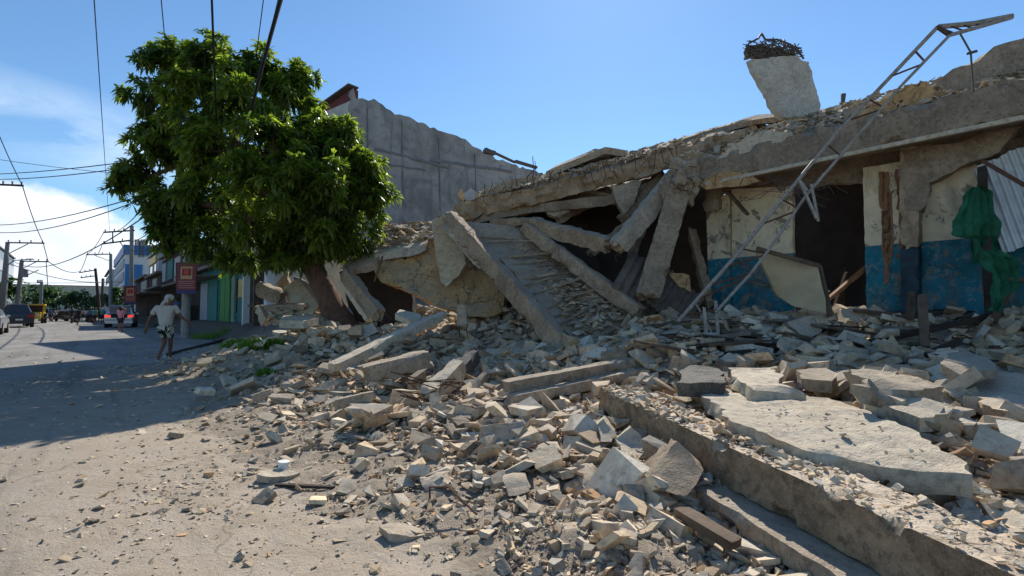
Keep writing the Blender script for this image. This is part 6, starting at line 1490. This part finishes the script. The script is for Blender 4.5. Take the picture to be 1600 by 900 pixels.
# ---- vehicles
def local(pos, rz, s):
    ca, sa = math.cos(rz), math.sin(rz)
    return lambda x, y, z: Vector(pos) + Vector((x * ca - y * sa, x * sa + y * ca, z)) * s
def car(label, pos, rz, s, paint, open_boot=False, tall=False, group=None, cat='car', name='parked_car'):
    """x forward, y left; origin under the middle"""
    t = empty(name, pos, label, cat, group); L = local(pos, rz, s)
    if tall: prof = [(-2.15, .35), (-2.2, .9), (-2.12, 1.15), (1.2, 1.12), (2.15, .95), (2.25, .6), (2.2, .32)]; cab = [(-2.08, 1.13), (-1.95, 1.75), (.35, 1.78), (1.15, 1.13)]
    else: prof = [(-2.2, .38), (-2.28, .70), (-2.2, .98), (-1.5, 1.02), (1.0, .98), (2.1, .80), (2.25, .55), (2.15, .28)]; cab = [(-1.75, 1.0), (-1.05, 1.42), (.15, 1.45), (1.05, .97)]
    def loft(pr, w0, w1, z0, z1):
        n_ = len(pr); vs_ = []
        for f_, yy in ((.94, -1), (1, -.86), (1, .86), (.94, 1)):
            for (x, z) in pr:
                k = (z - z0) / max(1e-3, z1 - z0); w = w0 + (w1 - w0) * k
                vs_.append(L(x * (f_ if abs(x) > 1.9 else 1), yy * w, z0 + (z - z0) * (1 if f_ == 1 else .96)))
        fs_2 = []
        for r_ in range(3):
            for i in range(n_): j = (i + 1) % n_; fs_2.append((r_ * n_ + i, r_ * n_ + j, (r_ + 1) * n_ + j, (r_ + 1) * n_ + i))
        fs_2 += [tuple(range(n_))[::-1], tuple(3 * n_ + i for i in range(n_))]
        return MB().add(vs_, fs_2)
    loft(prof, .86, .88, .3, 1.0).build('body', M[paint], t, 30)
    loft(cab, .80, .62, 1.0, 1.45).build('cabin', M[paint], t, 30)
    for sg in (-1, 1):
        for (xa, xb, za, zb2) in ((-1.15, -.35, 1.05, 1.35), (-.28, .55, 1.05, 1.36)):
            g_ = MB(); k0 = .80 - .18 * (za - 1) / .45; k1 = .80 - .18 * (zb2 - 1) / .45
            g_.add([L(xa - .18, sg * (k0 + .012), za), L(xb + .2, sg * (k0 + .012), za), L(xb, sg * (k1 + .012), zb2), L(xa, sg * (k1 + .012), zb2), L(xa, sg * (k0 - .05), za), L(xb, sg * (k0 - .05), za), L(xb, sg * (k1 - .05), zb2), L(xa, sg * (k1 - .05), zb2)], [(0, 1, 2, 3), (4, 7, 6, 5), (0, 4, 5, 1), (1, 5, 6, 2), (2, 6, 7, 3), (3, 7, 4, 0)])
            g_.build('window', M['glass'], t)
        for xw in (-1.35, 1.38):
            w_o = MB().tube([L(xw, sg * .70, .33), L(xw, sg * .90, .33)], .33 * s, 18).build('wheel', M['black'], t); MB().tube([L(xw, sg * .88, .33), L(xw, sg * .915, .33)], .19 * s, 12).build('rim', M['greysteel'], w_o)
        MB().bar(L(2.16, sg * .45, .68), L(2.16, sg * .80, .66), .10 * s, .14 * s).build('headlight', M['white'], t)
        MB().bar(L(-2.24, sg * .50, .84), L(-2.20, sg * .84, .86), .10 * s, .17 * s).build('tail_lamp', M['tail'] if open_boot else M['redp'], t)
        MB().bar(L(.65, sg * .86, 1.02), L(.65, sg * 1.0, 1.03), .12 * s, .12 * s).build('mirror', M[paint], t)
    MB().bar(L(-2.26, -.8, .42), L(-2.26, .8, .42), .12 * s, .2 * s).build('bumper', M[paint], t)
    MB().bar(L(-2.34, -.2, .60), L(-2.34, .2, .60), .02 * s, .12 * s).build('number_plate', M['white'], t)
    if open_boot:
        MB().box((L(-1.95, 0, 1.0)), L(0, .0, 0) - L(.55, 0, 0), L(0, 1.3, 0) - L(0, 0, 0), L(0, 0, .06) - L(0, 0, 0)).build('boot_opening', M['black'], t)
        MB().bar(L(-2.285, -.48, .86), L(-2.285, .48, .86), .03 * s, .26 * s).build('boot_opening', M['black'], t)
        MB().add([L(-1.62, -.62, 1.06), L(-1.62, .62, 1.06), L(-1.95, .62, 1.62), L(-1.95, -.62, 1.62), L(-1.56, -.62, 1.08), L(-1.56, .62, 1.08), L(-1.90, .62, 1.65), L(-1.90, -.62, 1.65)], [(0, 1, 2, 3), (4, 7, 6, 5), (0, 4, 5, 1), (1, 5, 6, 2), (2, 6, 7, 3), (3, 7, 4, 0)]).build('boot_lid', M[paint], t)
    else:
        MB().add([L(-1.78, -.55, 1.03), L(-1.78, .55, 1.03), L(-1.12, .5, 1.41), L(-1.12, -.5, 1.41), L(-1.7, -.55, 1.0), L(-1.7, .55, 1.0), L(-1.05, .5, 1.38), L(-1.05, -.5, 1.38)], [(0, 1, 2, 3), (4, 7, 6, 5), (0, 4, 5, 1), (1, 5, 6, 2), (2, 6, 7, 3), (3, 7, 4, 0)]).build('rear_window', M['glass'], t)
    return t
car('silver sedan stopped on the road with lit tail lamps and open boot', Z(190, 511, 0), STREET - .12, 1.06, 'carpaint', True)
car('dark pickup like car parked at the left edge of the road', Z(24, 511, 0), STREET + .15, 1.05, 'cardark', False, True)
car('pale car parked at the very left edge of the view', Z(-26, 522, 0), STREET, 1.0, 'carpaint')
car('dark car parked far off on the left side near the street end', Z(98, 499, 0), STREET, 1.0, 'cardark')
car('black car far off in the middle of the street', Z(110, 497.5, 0), STREET, 1.1, 'cardark')
def jeepney(label, pos, rz, s, paint):
    t = empty('jeepney', pos, label, 'jeepney'); L = local(pos, rz, s)
    def bx(nm, x0, x1, y0, y1, z0, z1, mt): return MB().add([L(x, y, z) for z in (z0, z1) for y in (y0, y1) for x in (x0, x1)], [(0, 2, 3, 1), (4, 5, 7, 6), (0, 1, 5, 4), (2, 6, 7, 3), (0, 4, 6, 2), (1, 3, 7, 5)]).build(nm, M[mt], t)
    bx('body', -2.6, 1.4, -.9, .9, .5, 1.25, paint); bx('bonnet', 1.4, 2.6, -.7, .7, .5, 1.25, paint); bx('roof', -2.7, 1.6, -.95, .95, 2.0, 2.15, paint); bx('interior', -2.5, 1.2, -.8, .8, 1.25, 1.99, 'inside')
    for x in (-2.5, -1.2, .1, 1.3):
        for y in (-.88, .82): bx('pillar', x, x + .08, y, y + .06, 1.25, 2.0, paint)
    for x in (-1.7, 1.9):
        for y in (-.9, .7): w_o = MB().tube([L(x, y, .38), L(x, y + .2, .38)], .38 * s, 14).build('wheel', M['black'], t)
    for y in (-.5, .5): MB().tube([L(2.6, y, .95), L(2.68, y, .95)], .12 * s, 10).build('headlight', M['white'], t)
jeepney('jeepney with a yellow roof parked on the left side of the road', Z(52, 505, 0), STREET + math.pi, .95, 'yellow')
jeepney('small tricycle cab with a dark canopy in the far street', Z(104, 502, 0), STREET + .5, .62, 'cardark')
def moto(label, pos, rz, s, group=None, rider=None):
    t = empty('motorcycle', pos, label, 'motorcycle', group); L = local(pos, rz, s)
    for x in (-.62, .62):
        g_ = MB(); g_.tube([L(x, -.05, .3), L(x, .05, .3)], .30 * s, 14); w_o = g_.build('wheel', M['black'], t); MB().tube([L(x, -.06, .3), L(x, .06, .3)], .14 * s, 10).build('rim', M['greysteel'], w_o)
    MB().tube([L(-.6, 0, .5), L(-.3, 0, .62), L(.1, 0, .6), L(.4, 0, .72)], [.10 * s, .13 * s, .15 * s, .10 * s], 8).build('body', M['cardark'], t); MB().tube([L(.62, 0, .3), L(.42, 0, .95)], .035 * s, 6).build('fork', M['darksteel'], t)
    MB().tube([L(.4, -.33, 1.0), L(.42, 0, .95), L(.4, .33, 1.0)], .025 * s, 6).build('handlebar', M['darksteel'], t); MB().tube([L(-.55, 0, .78), L(-.1, 0, .78)], [.10 * s, .12 * s], 8).build('seat', M['black'], t)
    MB().tube([L(.52, 0, .82), L(.60, 0, .82)], .09 * s, 8).build('headlight', M['white'], t)
mg = 'motorcycles in the far street'
for i, (px, py, r_, lab) in enumerate(((112, 505, 2.3, 'motorcycle beside the person in dark clothes crossing the street'), (132, 504, .9, 'motorcycle between the crossing person and the person in teal'), (140, 503, 2.6, 'motorcycle just left of the person in the teal shirt'), (84, 502, 2.0, 'motorcycle right of the yellow roofed jeepney'), (70, 505, 2.4, 'motorcycle at the rear of the yellow roofed jeepney'), (40, 509, 2.2, 'motorcycle in front of the dark pickup like car'), (90, 500, 1.2, 'small far motorcycle near the street end tree'))):
    moto(lab, Z(px, py, 0), r_, 1.15, mg)
for i, (px, py, lab, c_) in enumerate(((112, 505, 'rider standing over the motorcycle left of the crossing person', 'darkc'), (134, 503, 'rider in pale shirt left of the teal group', 'shirt_w'), (141, 504, 'person in blue behind the teal shirted person', 'bluec'), (154, 504, 'person in dark shirt between the two teal shirted people', 'darkc'), (128, 501, 'far person in white by the motorcycles', 'shirt_w'), (88, 501, 'far person in pale shirt near the left motorcycles', 'shirt_w'))):
    person(lab, Z(px, py, 0), 1.62, walk if i % 2 else {}, (c_, 'darkc', None, (0, 1)), 'people gathered in the far street')
# debris kerb line and pipes along the shaded pavement
plank('kerb_timber', ground_hit(262, 556) + Vector((0, 0, .04)), ground_hit(352, 532) + Vector((0, 0, .04)), .09, .09, M['wood_dark'], 'long dark pole lying along the edge of the shaded pavement', 'pole')
